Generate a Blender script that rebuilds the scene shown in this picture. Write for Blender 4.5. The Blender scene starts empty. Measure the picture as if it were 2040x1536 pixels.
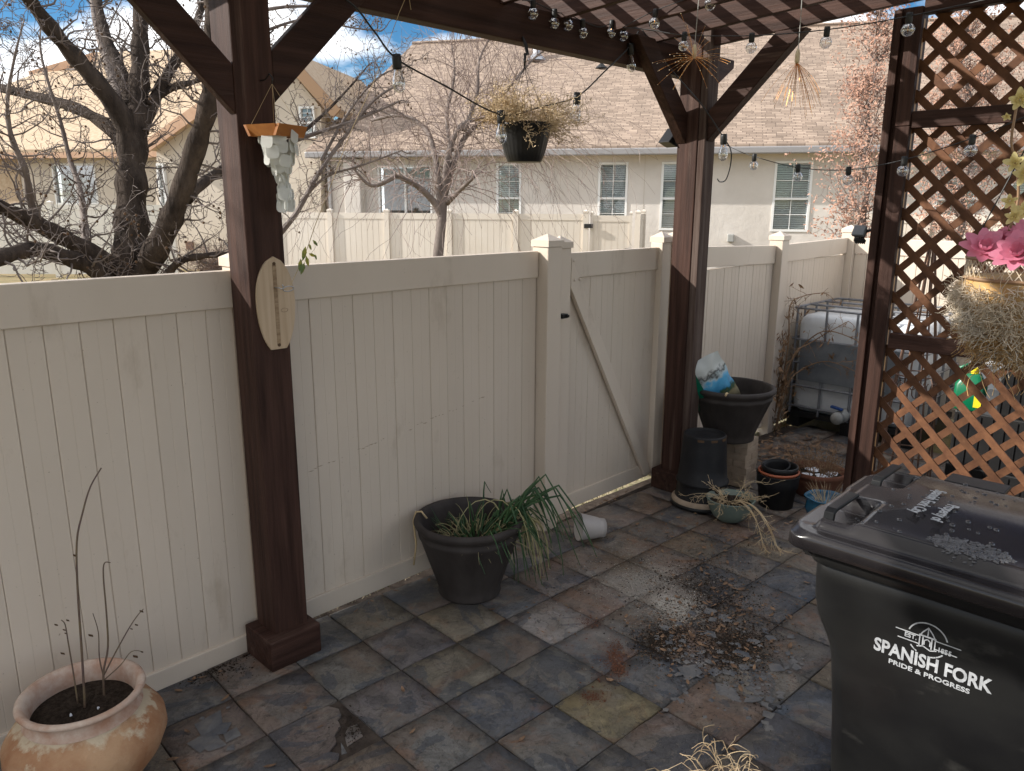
import bpy, bmesh, math, random
from mathutils import Vector, Matrix, noise as mnoise
V = Vector; R = math.radians; PI = math.pi
SC = bpy.context.scene
COL = SC.collection
# ------------------------------------------------------------------ camera, recovered from the photograph (metres; x along the fence, y towards it)
FPX = 1532.82
CAM = V((-1.55297, -2.54618, 2.06756))
MR = V((0.699596, -0.714528, 0.003794)); MD = V((-0.162126, -0.163905, -0.973062)); MF = V((0.695902, 0.680136, -0.230511))
cd = bpy.data.cameras.new('camera'); cam = bpy.data.objects.new('camera', cd); COL.objects.link(cam)
cd.sensor_width = 36; cd.lens = 36 * FPX / 2040; cd.clip_start = 0.05; cd.clip_end = 800
cam.matrix_world = Matrix(((MR.x, -MD.x, -MF.x, CAM.x), (MR.y, -MD.y, -MF.y, CAM.y), (MR.z, -MD.z, -MF.z, CAM.z), (0, 0, 0, 1)))
SC.camera = cam
# ------------------------------------------------------------------ sky and sun
SUND = V((-0.70, 0.714, 0.536)).normalized()          # direction towards the sun
SEL = math.asin(SUND.z); SAZ = math.atan2(SUND.x, SUND.y)
w = bpy.data.worlds.new('World'); SC.world = w; w.use_nodes = True
nt = w.node_tree; nt.nodes.clear(); N = nt.nodes.new; L = nt.links.new
out = N('ShaderNodeOutputWorld'); bg = N('ShaderNodeBackground'); bg.inputs[1].default_value = 0.105
sky = N('ShaderNodeTexSky'); sky.sky_type = 'NISHITA'; sky.sun_disc = False
sky.sun_elevation = SEL; sky.sun_rotation = SAZ; sky.altitude = 1400; sky.air_density = 1.0; sky.dust_density = 0.6; sky.ozone_density = 1.4
tc = N('ShaderNodeTexCoord'); sep = N('ShaderNodeSeparateXYZ'); L(tc.outputs['Generated'], sep.inputs[0])
zc = N('ShaderNodeMath'); zc.operation = 'MAXIMUM'; L(sep.outputs[2], zc.inputs[0]); zc.inputs[1].default_value = 0.0
za = N('ShaderNodeMath'); za.operation = 'ADD'; L(zc.outputs[0], za.inputs[0]); za.inputs[1].default_value = 0.22
dv = N('ShaderNodeVectorMath'); dv.operation = 'SCALE'; L(tc.outputs['Generated'], dv.inputs[0])
iv = N('ShaderNodeMath'); iv.operation = 'DIVIDE'; iv.inputs[0].default_value = 1.0; L(za.outputs[0], iv.inputs[1]); L(iv.outputs[0], dv.inputs['Scale'])
cn = N('ShaderNodeTexNoise'); cn.inputs['Scale'].default_value = 1.15; cn.inputs['Detail'].default_value = 9; cn.inputs['Roughness'].default_value = 0.52
cmap = N('ShaderNodeMapping'); cmap.inputs['Location'].default_value = (3.1, 7.7, 1.3)
L(dv.outputs[0], cmap.inputs[0]); L(cmap.outputs[0], cn.inputs['Vector'])
cr = N('ShaderNodeValToRGB'); cr.color_ramp.elements[0].position = 0.455; cr.color_ramp.elements[1].position = 0.56; L(cn.outputs['Fac'], cr.inputs[0])
sat = N('ShaderNodeHueSaturation'); sat.inputs['Saturation'].default_value = 1.45; sat.inputs['Value'].default_value = 0.78; L(sky.outputs[0], sat.inputs['Color'])
mx = N('ShaderNodeMix'); mx.data_type = 'RGBA'; L(cr.outputs[0], mx.inputs['Factor']); L(sat.outputs[0], mx.inputs['A']); mx.inputs['B'].default_value = (12.0, 11.9, 11.9, 1)
L(mx.outputs['Result'], bg.inputs[0]); L(bg.outputs[0], out.inputs[0])
sd = bpy.data.lights.new('sun', 'SUN'); sd.energy = 5.0; sd.angle = R(0.53); sd.color = (1.0, 0.955, 0.89)
sun = bpy.data.objects.new('sun', sd); COL.objects.link(sun); sun.rotation_euler = SUND.to_track_quat('Z', 'Y').to_euler(); sun.location = (-6, 6, 9)
SC.view_settings.view_transform = 'Standard'; SC.view_settings.look = 'None'; SC.view_settings.exposure = 0.60; SC.view_settings.gamma = 1
SC.render.engine = 'CYCLES'
# ------------------------------------------------------------------ pixel -> point helpers (distance always from a plane or an explicit depth)
def ray(px, py): return MR * ((px - 1020) / FPX) + MD * ((py - 768) / FPX) + MF
def G(px, py, z=0.0):
    d = ray(px, py); return CAM + d * ((z - CAM.z) / d.z)
def AY(px, py, y):
    d = ray(px, py); return CAM + d * ((y - CAM.y) / d.y)
def AX(px, py, x):
    d = ray(px, py); return CAM + d * ((x - CAM.x) / d.x)
def D(px, py, depth): return CAM + ray(px, py) * depth
def AP(px, py, P, n):
    d = ray(px, py); return CAM + d * ((P - CAM).dot(n) / d.dot(n))
# ------------------------------------------------------------------ mesh helpers
ORG = {}
class MB:
    def __init__(s): s.v = []; s.f = []
    def quad(s, a, b, c, d): i = len(s.v); s.v += [V(a), V(b), V(c), V(d)]; s.f.append((i, i+1, i+2, i+3)); return s
    def tri(s, a, b, c): i = len(s.v); s.v += [V(a), V(b), V(c)]; s.f.append((i, i+1, i+2)); return s
    def box(s, a, b):
        a = V(a); b = V(b); return s.obox((a+b)/2, V((1,0,0)), V((0,1,0)), V((0,0,1)), abs(b.x-a.x)/2, abs(b.y-a.y)/2, abs(b.z-a.z)/2)
    def obox(s, c, X, Y, Z, hx, hy, hz):
        i = len(s.v); c = V(c)
        for z in (-1, 1):
            for y in (-1, 1):
                for x in (-1, 1): s.v.append(c + X*(x*hx) + Y*(y*hy) + Z*(z*hz))
        for q in ((0,2,3,1), (4,5,7,6), (0,1,5,4), (2,6,7,3), (0,4,6,2), (1,3,7,5)): s.f.append(tuple(i+k for k in q))
        return s
    def bar(s, a, b, w, h, up=V((0,0,1))):
        a = V(a); b = V(b); X = (b-a); l = X.length; X = X/l; Y = V(up).cross(X)
        if Y.length < 1e-4: Y = V((0,1,0)).cross(X)
        Y.normalize(); Z = X.cross(Y); return s.obox((a+b)/2, X, Y, Z, l/2, w/2, h/2)
    def tube(s, pts, rad, n=6, caps=True):
        pts = [V(p) for p in pts]; m = len(pts)
        if not hasattr(rad, '__len__'): rad = [rad]*m
        i0 = len(s.v); t0 = (pts[1]-pts[0]).normalized()
        u = t0.orthogonal().normalized()
        for k in range(m):
            t = (pts[min(k+1, m-1)] - pts[max(k-1, 0)])
            t = t.normalized() if t.length > 1e-9 else t0
            u = (u - t*u.dot(t)); u = u.normalized() if u.length > 1e-6 else t.orthogonal().normalized()
            w_ = t.cross(u)
            for j in range(n):
                a = 2*PI*j/n; s.v.append(pts[k] + (u*math.cos(a) + w_*math.sin(a))*rad[k])
        for k in range(m-1):
            for j in range(n):
                a = i0+k*n+j; b = i0+k*n+(j+1) % n; s.f.append((a, b, b+n, a+n))
        if caps and n > 2: s.f.append(tuple(i0+j for j in reversed(range(n)))); s.f.append(tuple(i0+(m-1)*n+j for j in range(n)))
        return s
    def lathe(s, prof, c=(0,0,0), n=32, X=V((1,0,0)), Y=V((0,1,0)), Z=V((0,0,1)), wob=None, caps=(False, False)):
        i0 = len(s.v); c = V(c); m = len(prof)
        for k, (r, z) in enumerate(prof):
            for j in range(n):
                a = 2*PI*j/n; rr = r*(wob(a, z) if wob else 1); s.v.append(c + X*(rr*math.cos(a)) + Y*(rr*math.sin(a)) + Z*z)
        for k in range(m-1):
            for j in range(n):
                a = i0+k*n+j; b = i0+k*n+(j+1) % n; s.f.append((a, b, b+n, a+n))
        if caps[0]: s.f.append(tuple(i0+j for j in reversed(range(n))))
        if caps[1]: s.f.append(tuple(i0+(m-1)*n+j for j in range(n)))
        return s
    def prism(s, poly, O, X, Y, T):
        """polygon in the X,Y frame at O, extruded by vector T"""
        i = len(s.v); n = len(poly); O = V(O)
        for (a, b) in poly: s.v.append(O + X*a + Y*b)
        for (a, b) in poly: s.v.append(O + X*a + Y*b + T)
        s.f.append(tuple(range(i, i+n))); s.f.append(tuple(reversed(range(i+n, i+2*n))))
        for k in range(n): s.f.append((i+k, i+n+k, i+n+(k+1) % n, i+(k+1) % n))
        return s
    def ball(s, c, r, n=8, m=6, sz=1.0):
        return s.lathe([(max(r*math.sin(PI*k/m), 1e-4), -r*sz*math.cos(PI*k/m)) for k in range(m+1)], c, n)
    def mesh(s, name, org=V((0,0,0)), fix=True):
        me = bpy.data.meshes.new(name); me.from_pydata([p-org for p in s.v], [], s.f)
        if fix:
            bm = bmesh.new(); bm.from_mesh(me); bmesh.ops.recalc_face_normals(bm, faces=bm.faces); bm.to_mesh(me); bm.free()
        return me
    def build(s, name, mat, parent=None, smooth=False, bevel=0.0, fix=True, kind=None):
        org = ORG.get(parent.name, V((0,0,0))) if parent else V((0,0,0))
        me = s.mesh(name, org, fix); me.materials.append(mat)
        if smooth: me.polygons.foreach_set('use_smooth', [True]*len(me.polygons))
        o = bpy.data.objects.new(name, me); COL.objects.link(o)
        if parent: o.parent = parent; ORG[o.name] = org
        if bevel:
            b = o.modifiers.new('bevel', 'BEVEL'); b.width = bevel; b.segments = 2; b.limit_method = 'ANGLE'; b.angle_limit = R(40)
        if kind: o['kind'] = kind
        return o
def tag(o, label, cat, group=None):
    o['label'] = label; o['category'] = cat
    if group: o['group'] = group
    return o
def thing(name, label, cat, loc=(0,0,0), group=None):
    o = bpy.data.objects.new(name, None); COL.objects.link(o); o.location = loc; o.empty_display_size = 0.1
    ORG[o.name] = V(loc); return tag(o, label, cat, group)
def part(name, me, mat, parent, loc=(0,0,0), rot=None, color=None):
    """instance of shared mesh data placed at a world position under parent"""
    o = bpy.data.objects.new(name, me); COL.objects.link(o); o.parent = parent
    if not me.materials: me.materials.append(mat)
    org = ORG.get(parent.name, V((0,0,0))); o.location = V(loc) - org
    ORG[o.name] = V(loc)
    if rot: o.rotation_euler = rot
    if color: o.color = color
    return o
# ------------------------------------------------------------------ materials
def mat(name, col, rough=0.6, col2=None, nscale=8.0, ndet=6, stretch=(1,1,1), bump=0.0, bscale=None, bdist=0.01, spec=0.5, metal=0.0, fac=(0.35, 0.65), coords='Position', dirt=None, transm=0.0, rnd=0.0, speck=None):
    m = bpy.data.materials.new(name); m.use_nodes = True; t = m.node_tree; n = t.nodes.new; l = t.links.new
    p = t.nodes['Principled BSDF']; p.inputs['Roughness'].default_value = rough; p.inputs['Specular IOR Level'].default_value = spec; p.inputs['Metallic'].default_value = metal
    p.inputs['Base Color'].default_value = (*col, 1)
    if transm: p.inputs['Transmission Weight'].default_value = transm
    g = n('ShaderNodeNewGeometry'); mp = n('ShaderNodeMapping'); mp.inputs['Scale'].default_value = stretch; l(g.outputs['Position'], mp.inputs[0])
    last = None
    if col2:
        nz = n('ShaderNodeTexNoise'); nz.inputs['Scale'].default_value = nscale; nz.inputs['Detail'].default_value = ndet; nz.inputs['Roughness'].default_value = 0.62; l(mp.outputs[0], nz.inputs['Vector'])
        r = n('ShaderNodeMapRange'); r.inputs['From Min'].default_value = fac[0]; r.inputs['From Max'].default_value = fac[1]; l(nz.outputs['Fac'], r.inputs['Value'])
        x = n('ShaderNodeMix'); x.data_type = 'RGBA'; l(r.outputs[0], x.inputs['Factor']); x.inputs['A'].default_value = (*col, 1); x.inputs['B'].default_value = (*col2, 1)
        last = x.outputs['Result']
    if dirt:                                   # (colour, scale, threshold lo, hi): patches of dirt with a shape of their own
        dz = n('ShaderNodeTexNoise'); dz.inputs['Scale'].default_value = dirt[1]; dz.inputs['Detail'].default_value = 9; dz.inputs['Roughness'].default_value = 0.7; l(mp.outputs[0], dz.inputs['Vector'])
        r2 = n('ShaderNodeMapRange'); r2.inputs['From Min'].default_value = dirt[2]; r2.inputs['From Max'].default_value = dirt[3]; l(dz.outputs['Fac'], r2.inputs['Value'])
        x2 = n('ShaderNodeMix'); x2.data_type = 'RGBA'; l(r2.outputs[0], x2.inputs['Factor']); x2.inputs['B'].default_value = (*dirt[0], 1)
        if last: l(last, x2.inputs['A'])
        else: x2.inputs['A'].default_value = (*col, 1)
        last = x2.outputs['Result']
    if speck:                                  # fly specks, splashes and nicks
        sz = n('ShaderNodeTexNoise'); sz.inputs['Scale'].default_value = 70; sz.inputs['Detail'].default_value = 3; l(g.outputs['Position'], sz.inputs['Vector'])
        r3 = n('ShaderNodeMapRange'); r3.inputs['From Min'].default_value = .715; r3.inputs['From Max'].default_value = .75; r3.inputs['To Max'].default_value = .6; l(sz.outputs['Fac'], r3.inputs['Value'])
        x3 = n('ShaderNodeMix'); x3.data_type = 'RGBA'; l(r3.outputs[0], x3.inputs['Factor']); x3.inputs['B'].default_value = (*speck, 1); l(last, x3.inputs['A']); last = x3.outputs['Result']
    if rnd:                                    # pieces differ a little from each other
        oi = n('ShaderNodeObjectInfo'); rr = n('ShaderNodeMapRange'); l(oi.outputs['Random'], rr.inputs['Value']); rr.inputs['To Min'].default_value = 1-rnd; rr.inputs['To Max'].default_value = 1+rnd
        hs = n('ShaderNodeHueSaturation'); l(rr.outputs[0], hs.inputs['Value'])
        if last: l(last, hs.inputs['Color'])
        else: hs.inputs['Color'].default_value = (*col, 1)
        last = hs.outputs[0]
    if last: l(last, p.inputs['Base Color'])
    if bump:
        b = n('ShaderNodeBump'); b.inputs['Strength'].default_value = bump; b.inputs['Distance'].default_value = bdist
        bz = n('ShaderNodeTexNoise'); bz.inputs['Scale'].default_value = bscale or nscale; bz.inputs['Detail'].default_value = 8; bz.inputs['Roughness'].default_value = 0.65
        l(mp.outputs[0], bz.inputs['Vector']); l(bz.outputs['Fac'], b.inputs['Height']); l(b.outputs[0], p.inputs['Normal'])
    return m
def nodes(m): return m.node_tree, m.node_tree.nodes['Principled BSDF']
BR = (0.062, 0.031, 0.0225); BR2 = (0.026, 0.0125, 0.009)
M = {}
M['wood_z'] = mat('stained_wood_upright', BR, 0.62, BR2, 26, 9, (1, 1, 0.05), 0.9, 50, 0.006, dirt=((0.15, 0.10, 0.078), 9, 0.60, 0.80), spec=.16, rnd=.12)
M['wood_x'] = mat('stained_wood_lengthwise', BR, 0.62, BR2, 26, 9, (0.05, 1, 1), 0.9, 50, 0.006, dirt=((0.15, 0.10, 0.078), 9, 0.60, 0.80), spec=.16, rnd=.12)
M['wood_y'] = mat('stained_wood_crosswise', BR, 0.62, BR2, 26, 9, (1, 0.05, 1), 0.9, 50, 0.006, dirt=((0.15, 0.10, 0.078), 9, 0.60, 0.80), spec=.16, rnd=.12)
M['wood_old'] = mat('weathered_stained_wood', (0.046, 0.026, 0.02), 0.75, (0.11, 0.08, 0.066), 30, 8, (1, 1, 0.05), 0.8, 50, 0.006, spec=0.15)
M['lattice'] = mat('lattice_wood', (0.15, 0.068, 0.033), 0.6, (0.082, 0.036, 0.019), 14, 7, (1, 1, 1), 0.35, 120, 0.002, dirt=((0.20, 0.10, 0.05), 7, 0.58, 0.74), rnd=.2, spec=0.2)
M['rawwood'] = mat('raw_pine', (0.42, 0.24, 0.10), 0.65, (0.30, 0.15, 0.06), 25, 6, (1, 1, 0.1))
M['vinyl'] = mat('cream_vinyl', (0.575, 0.485, 0.39), 0.42, (0.615, 0.525, 0.43), 1.3, 7, (1, 1, 0.35), 0.05, 180, 0.001, dirt=((0.36, 0.28, 0.20), 4.5, 0.58, 0.88), rnd=.035, speck=(.22, .16, .11))  # near fence: warm tone of the vinyl in shade put into the colour
M['vinyl_far'] = mat('cream_vinyl_sunlit', (0.62, 0.555, 0.475), 0.45, (0.66, 0.60, 0.525), 1.2, 5)  # same cream vinyl on far fences, sunlit tone put into its paler colour
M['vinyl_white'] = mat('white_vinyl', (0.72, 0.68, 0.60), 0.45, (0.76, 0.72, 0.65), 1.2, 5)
M['stucco'] = mat('cream_stucco', (0.55, 0.505, 0.455), 0.9, (0.63, 0.585, 0.535), 0.7, 8, (1,1,1), 0.5, 3.5, 0.03, dirt=((0.54, 0.44, 0.33), 0.9, 0.60, 0.85))
M['stucco2'] = mat('warm_stucco', (0.54, 0.47, 0.385), 0.9, (0.60, 0.53, 0.44), 0.6, 8, (1,1,1), 0.3, 4, 0.02)
M['white'] = mat('white_frame', (0.74, 0.74, 0.72), 0.4)
M['gutter'] = mat('grey_gutter', (0.27, 0.26, 0.26), 0.4)
M['soffit'] = mat('soffit', (0.50, 0.45, 0.38), 0.6)
M['osb'] = mat('osb_board', (0.40, 0.285, 0.18), 0.8, (0.50, 0.385, 0.265), 9, 4, (1, 1, 1), 0.2, 20, 0.01, dirt=((0.36, 0.22, 0.10), 14, 0.60, 0.8))
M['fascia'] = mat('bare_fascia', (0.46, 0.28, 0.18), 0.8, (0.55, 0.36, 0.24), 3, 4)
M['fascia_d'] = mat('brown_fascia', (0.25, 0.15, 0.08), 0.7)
M['blind'] = mat('window_blind', (0.78, 0.78, 0.74), 0.6)
M['dark'] = mat('dark_interior', (0.03, 0.03, 0.032), 0.5)
M['metal'] = mat('galvanised_metal', (0.55, 0.56, 0.58), 0.35, (0.45, 0.46, 0.48), 20, 4, metal=0.9)
M['cage'] = mat('steel_cage', (0.22, 0.23, 0.25), 0.5, (0.15, 0.15, 0.16), 15, 4, metal=0.4)
M['copperwire'] = mat('copper_wire', (0.75, 0.34, 0.10), 0.3, metal=1.0)
M['rustrod'] = mat('rusty_rod', (0.22, 0.12, 0.07), 0.6, (0.10, 0.06, 0.05), 20, 5)
M['blackp'] = mat('black_plastic', (0.011, 0.011, 0.012), 0.4, (0.018, 0.0175, 0.017), 6, 7, (1,1,1), 0.12, 60, 0.002, spec=0.28)
M['nursery'] = mat('nursery_plastic', (0.011, 0.011, 0.0125), 0.5, (0.018, 0.0175, 0.018), 10, 8, (1,1,1), 0.1, 80, 0.002, dirt=((0.09, 0.075, 0.06), 9, 0.70, 0.95), spec=0.2)
M['cart'] = mat('cart_plastic', (0.0075, 0.0075, 0.0082), 0.34, (0.014, 0.014, 0.0135), 3.2, 8, (1,.45,1), 0.15, 90, 0.001, dirt=((0.06, 0.058, 0.052), 7, 0.57, 0.85), spec=0.24)
M['cartlid'] = mat('cart_lid_plastic', (0.013, 0.0115, 0.0125), 0.22, (0.020, 0.0175, 0.018), 4, 8, (1,1,1), 0.06, 200, 0.001, dirt=((0.07, 0.062, 0.06), 20, 0.66, 0.9), spec=0.45)
M['print'] = mat('white_print', (0.46, 0.47, 0.48), 0.5, (0.30, 0.31, 0.32), 60, 6)
M['potgrey'] = mat('grey_resin_pot', (0.032, 0.0265, 0.024), 0.6, (0.05, 0.042, 0.038), 9, 7, (1,1,0.3), 0.25, 120, 0.003, spec=0.18)
M['potin'] = mat('pot_inside', (0.10, 0.095, 0.10), 0.7, (0.14, 0.13, 0.135), 9, 6)
M['soil'] = mat('potting_soil', (0.022, 0.016, 0.012), 0.95, (0.065, 0.048, 0.036), 60, 8, (1,1,1), 1.0, 90, 0.02, spec=0.1)
M['snow'] = mat('old_snow', (0.75, 0.78, 0.83), 0.6, bump=0.4, bscale=90)
M['terra'] = mat('terracotta', (0.36, 0.155, 0.065), 0.85, (0.47, 0.26, 0.13), 5, 9, (1,1,1), 0.6, 60, 0.008, dirt=((0.58, 0.47, 0.33), 6.5, 0.63, 0.645), spec=0.2)
M['terrarim'] = mat('terracotta_rim', (0.36, 0.20, 0.13), 0.85, (0.54, 0.44, 0.36), 10, 8, (1,1,1), 0.4, 70, 0.004)
M['terradk'] = mat('dark_terracotta', (0.16, 0.065, 0.04), 0.8, (0.22, 0.10, 0.065), 9, 7, (1,1,1), 0.3, 60, 0.004, spec=0.15)
M['creampot'] = mat('cream_plastic', (0.42, 0.385, 0.36), 0.45, (0.37, 0.335, 0.31), 7, 5)
M['greenpot'] = mat('green_glaze', (0.115, 0.15, 0.125), 0.5, (0.15, 0.185, 0.155), 9, 6, dirt=((0.10, 0.075, 0.05), 14, 0.6, 0.75))
M['bluepot'] = mat('blue_glaze', (0.012, 0.07, 0.13), 0.25, (0.02, 0.11, 0.19), 6, 5)
M['orangep'] = mat('orange_plastic', (0.33, 0.09, 0.04), 0.5)
M['brickb'] = mat('tan_block', (0.30, 0.225, 0.16), 0.9, (0.37, 0.29, 0.215), 15, 8, (1,1,1), 0.4, 60, 0.006)
M['tan'] = mat('tan_twine', (0.48, 0.36, 0.20), 0.9)
M['dry'] = mat('dry_straw', (0.40, 0.285, 0.155), 0.9, (0.54, 0.42, 0.265), 12, 4)
M['drybrown'] = mat('dry_brown', (0.20, 0.115, 0.06), 0.9, (0.30, 0.19, 0.11), 14, 4)
M['onion'] = mat('onion_leaf', (0.022, 0.055, 0.024), 0.45, (0.05, 0.10, 0.035), 12, 5, spec=0.3)
M['onionpale'] = mat('onion_dry', (0.36, 0.29, 0.16), 0.8, (0.24, 0.24, 0.11), 16, 5)
M['bark'] = mat('dark_bark', (0.026, 0.020, 0.017), 0.95, (0.085, 0.066, 0.054), 9, 9, (1, 1, 0.35), 1.0, 28, 0.03, dirt=((0.20, 0.12, 0.06), 6, 0.66, 0.85), spec=0.1)
M['twig'] = mat('twig_bark', (0.10, 0.075, 0.066), 0.8, (0.17, 0.14, 0.125), 5, 4)
M['palebark'] = mat('pale_bark', (0.19, 0.155, 0.135), 0.85, (0.11, 0.085, 0.073), 8, 7, (1,1,0.4), 0.6, 30, 0.01)
M['paletwig'] = mat('pale_twig', (0.32, 0.25, 0.22), 0.8, (0.17, 0.12, 0.105), 4, 4)
M['russet'] = mat('russet_leaf', (0.27, 0.13, 0.085), 0.8, (0.40, 0.25, 0.18), 5, 5)
M['shrub'] = mat('shrub_twig', (0.15, 0.105, 0.085), 0.9, (0.22, 0.15, 0.12), 6, 4)
M['coir'] = mat('coir_fibre', (0.46, 0.36, 0.23), 0.9, (0.62, 0.56, 0.47), 6, 5)
M['coird'] = mat('coir_under', (0.46, 0.27, 0.09), 0.9, (0.34, 0.24, 0.13), 12, 5)
M['leafg'] = mat('yellow_green_leaf', (0.12, 0.17, 0.05), 0.6, (0.48, 0.40, 0.04), 30, 3)
M['greenjug'] = mat('green_jug', (0.0, 0.13, 0.055), 0.35)
M['yellowp'] = mat('yellow_label', (0.72, 0.58, 0.02), 0.4)
M['tote'] = mat('tote_plastic', (0.62, 0.64, 0.66), 0.35, (0.52, 0.53, 0.53), 2.5, 6)
M['totelabel'] = mat('tote_label', (0.10, 0.115, 0.13), 0.35, (0.16, 0.17, 0.18), 6, 7)
M['bluecap'] = mat('blue_valve', (0.015, 0.06, 0.22), 0.4)
M['greyp'] = mat('grey_plastic', (0.35, 0.35, 0.33), 0.5)
M['chimewood'] = mat('orange_wood', (0.48, 0.19, 0.045), 0.45, (0.36, 0.13, 0.03), 25, 5, (0.1, 1, 1))
M['ballsa'] = mat('balsa_board', (0.53, 0.40, 0.27), 0.55, (0.42, 0.30, 0.185), 28, 7, (1, 1, 0.05))
M['stripe'] = mat('dark_stripe', (0.20, 0.12, 0.06), 0.55, (0.34, 0.24, 0.14), 60, 3, (0.2, 0.2, 1))
M['scuff'] = mat('scuff_mark', (0.40, 0.315, 0.235), 0.7)
M['mark'] = mat('burnt_mark', (0.10, 0.06, 0.035), 0.7, spec=0.1)
M['wire'] = mat('black_wire', (0.01, 0.01, 0.01), 0.5)
M['cream'] = mat('cream_plastic_stick', (0.62, 0.52, 0.34), 0.5)
M['lightgreycable'] = mat('pale_cable', (0.42, 0.42, 0.40), 0.5)
M['leafdry'] = mat('dead_leaf', (0.11, 0.06, 0.033), 0.85, (0.27, 0.165, 0.095), 22, 4)
M['chip'] = mat('slate_chip', (0.06, 0.066, 0.078), 0.7, (0.17, 0.16, 0.15), 9, 6, (1,1,1), 0.3, 60)
M['pale'] = mat('pale_grit', (0.46, 0.43, 0.38), 0.95, (0.33, 0.29, 0.24), 30, 6)
M['rust'] = mat('rust_grit', (0.12, 0.045, 0.022), 0.95)
M['moss'] = mat('mossy_gravel', (0.40, 0.33, 0.23), 0.95, (0.26, 0.25, 0.13), 30, 4)
def translucent(name, col, w=0.35, rough=0.5):
    m = mat(name, col, rough); t, p = nodes(m); tr = t.nodes.new('ShaderNodeBsdfTranslucent'); tr.inputs[0].default_value = (*col, 1)
    mx = t.nodes.new('ShaderNodeMixShader'); mx.inputs[0].default_value = w; t.links.new(p.outputs[0], mx.inputs[1]); t.links.new(tr.outputs[0], mx.inputs[2])
    t.links.new(mx.outputs[0], t.nodes['Material Output'].inputs[0]); return m
M['pink'] = translucent('pink_petal', (0.68, 0.24, 0.34), 0.4)
M['palepink'] = translucent('pale_pink_petal', (0.80, 0.46, 0.56), 0.4)
M['yellow'] = translucent('yellow_petal', (0.70, 0.60, 0.28), 0.4)
M['capiz'] = translucent('capiz_shell', (0.88, 0.88, 0.84), 0.5)
def thin_glass(name, tint=(1, 1, 1), refl=0.06):
    m = bpy.data.materials.new(name); m.use_nodes = True; t = m.node_tree; t.nodes.clear(); n = t.nodes.new
    o = n('ShaderNodeOutputMaterial'); a = n('ShaderNodeBsdfTransparent'); a.inputs[0].default_value = (*tint, 1); b = n('ShaderNodeBsdfGlossy'); b.inputs['Roughness'].default_value = 0.02
    lw = n('ShaderNodeLayerWeight'); lw.inputs[0].default_value = 0.42; mr = n('ShaderNodeMapRange'); mr.inputs['To Min'].default_value = refl; mr.inputs['To Max'].default_value = 0.85
    x = n('ShaderNodeMixShader'); t.links.new(lw.outputs['Facing'], mr.inputs['Value']); t.links.new(mr.outputs[0], x.inputs[0]); t.links.new(a.outputs[0], x.inputs[1]); t.links.new(b.outputs[0], x.inputs[2]); t.links.new(x.outputs[0], o.inputs[0])
    return m
M['bulb'] = thin_glass('clear_bulb_glass', (0.96, 0.97, 0.98), 0.22)
M['pane'] = thin_glass('window_glass', (0.86, 0.89, 0.90), 0.06)
def brickmat(name, c1, c2, mort, X, Z, bw, bh, msize, rough, bump):
    m = mat(name, c1, rough); t, p = nodes(m); n = t.nodes.new; l = t.links.new
    g = n('ShaderNodeNewGeometry'); cb = n('ShaderNodeCombineXYZ')
    for k, ax in ((0, X), (1, Z)):
        d = n('ShaderNodeVectorMath'); d.operation = 'DOT_PRODUCT'; l(g.outputs['Position'], d.inputs[0]); d.inputs[1].default_value = ax; l(d.outputs['Value'], cb.inputs[k])
    b = n('ShaderNodeTexBrick'); l(cb.outputs[0], b.inputs['Vector']); b.inputs['Scale'].default_value = 1.0; b.inputs['Brick Width'].default_value = bw; b.inputs['Row Height'].default_value = bh; b.inputs['Mortar Size'].default_value = msize
    b.inputs['Color1'].default_value = (*c1, 1); b.inputs['Color2'].default_value = (*c2, 1); b.inputs['Mortar'].default_value = (*mort, 1); b.inputs['Mortar Smooth'].default_value = 0.15; b.offset_frequency = 2; b.offset = 0.37; b.squash = 1.35; b.squash_frequency = 3
    nz = n('ShaderNodeTexNoise'); nz.inputs['Scale'].default_value = 1.3; nz.inputs['Detail'].default_value = 8; l(g.outputs['Position'], nz.inputs['Vector'])
    mr = n('ShaderNodeMapRange'); mr.inputs['From Min'].default_value = .3; mr.inputs['From Max'].default_value = .7; mr.inputs['To Min'].default_value = .82; mr.inputs['To Max'].default_value = 1.12; l(nz.outputs['Fac'], mr.inputs['Value'])
    x = n('ShaderNodeVectorMath'); x.operation = 'SCALE'; l(b.outputs['Color'], x.inputs[0]); l(mr.outputs[0], x.inputs['Scale']); l(x.outputs[0], p.inputs['Base Color'])
    bp = n('ShaderNodeBump'); bp.inputs['Strength'].default_value = bump; bp.inputs['Distance'].default_value = 0.03; bp.invert = True; l(b.outputs['Fac'], bp.inputs['Height']); l(bp.outputs[0], p.inputs['Normal'])
    return m
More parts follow.
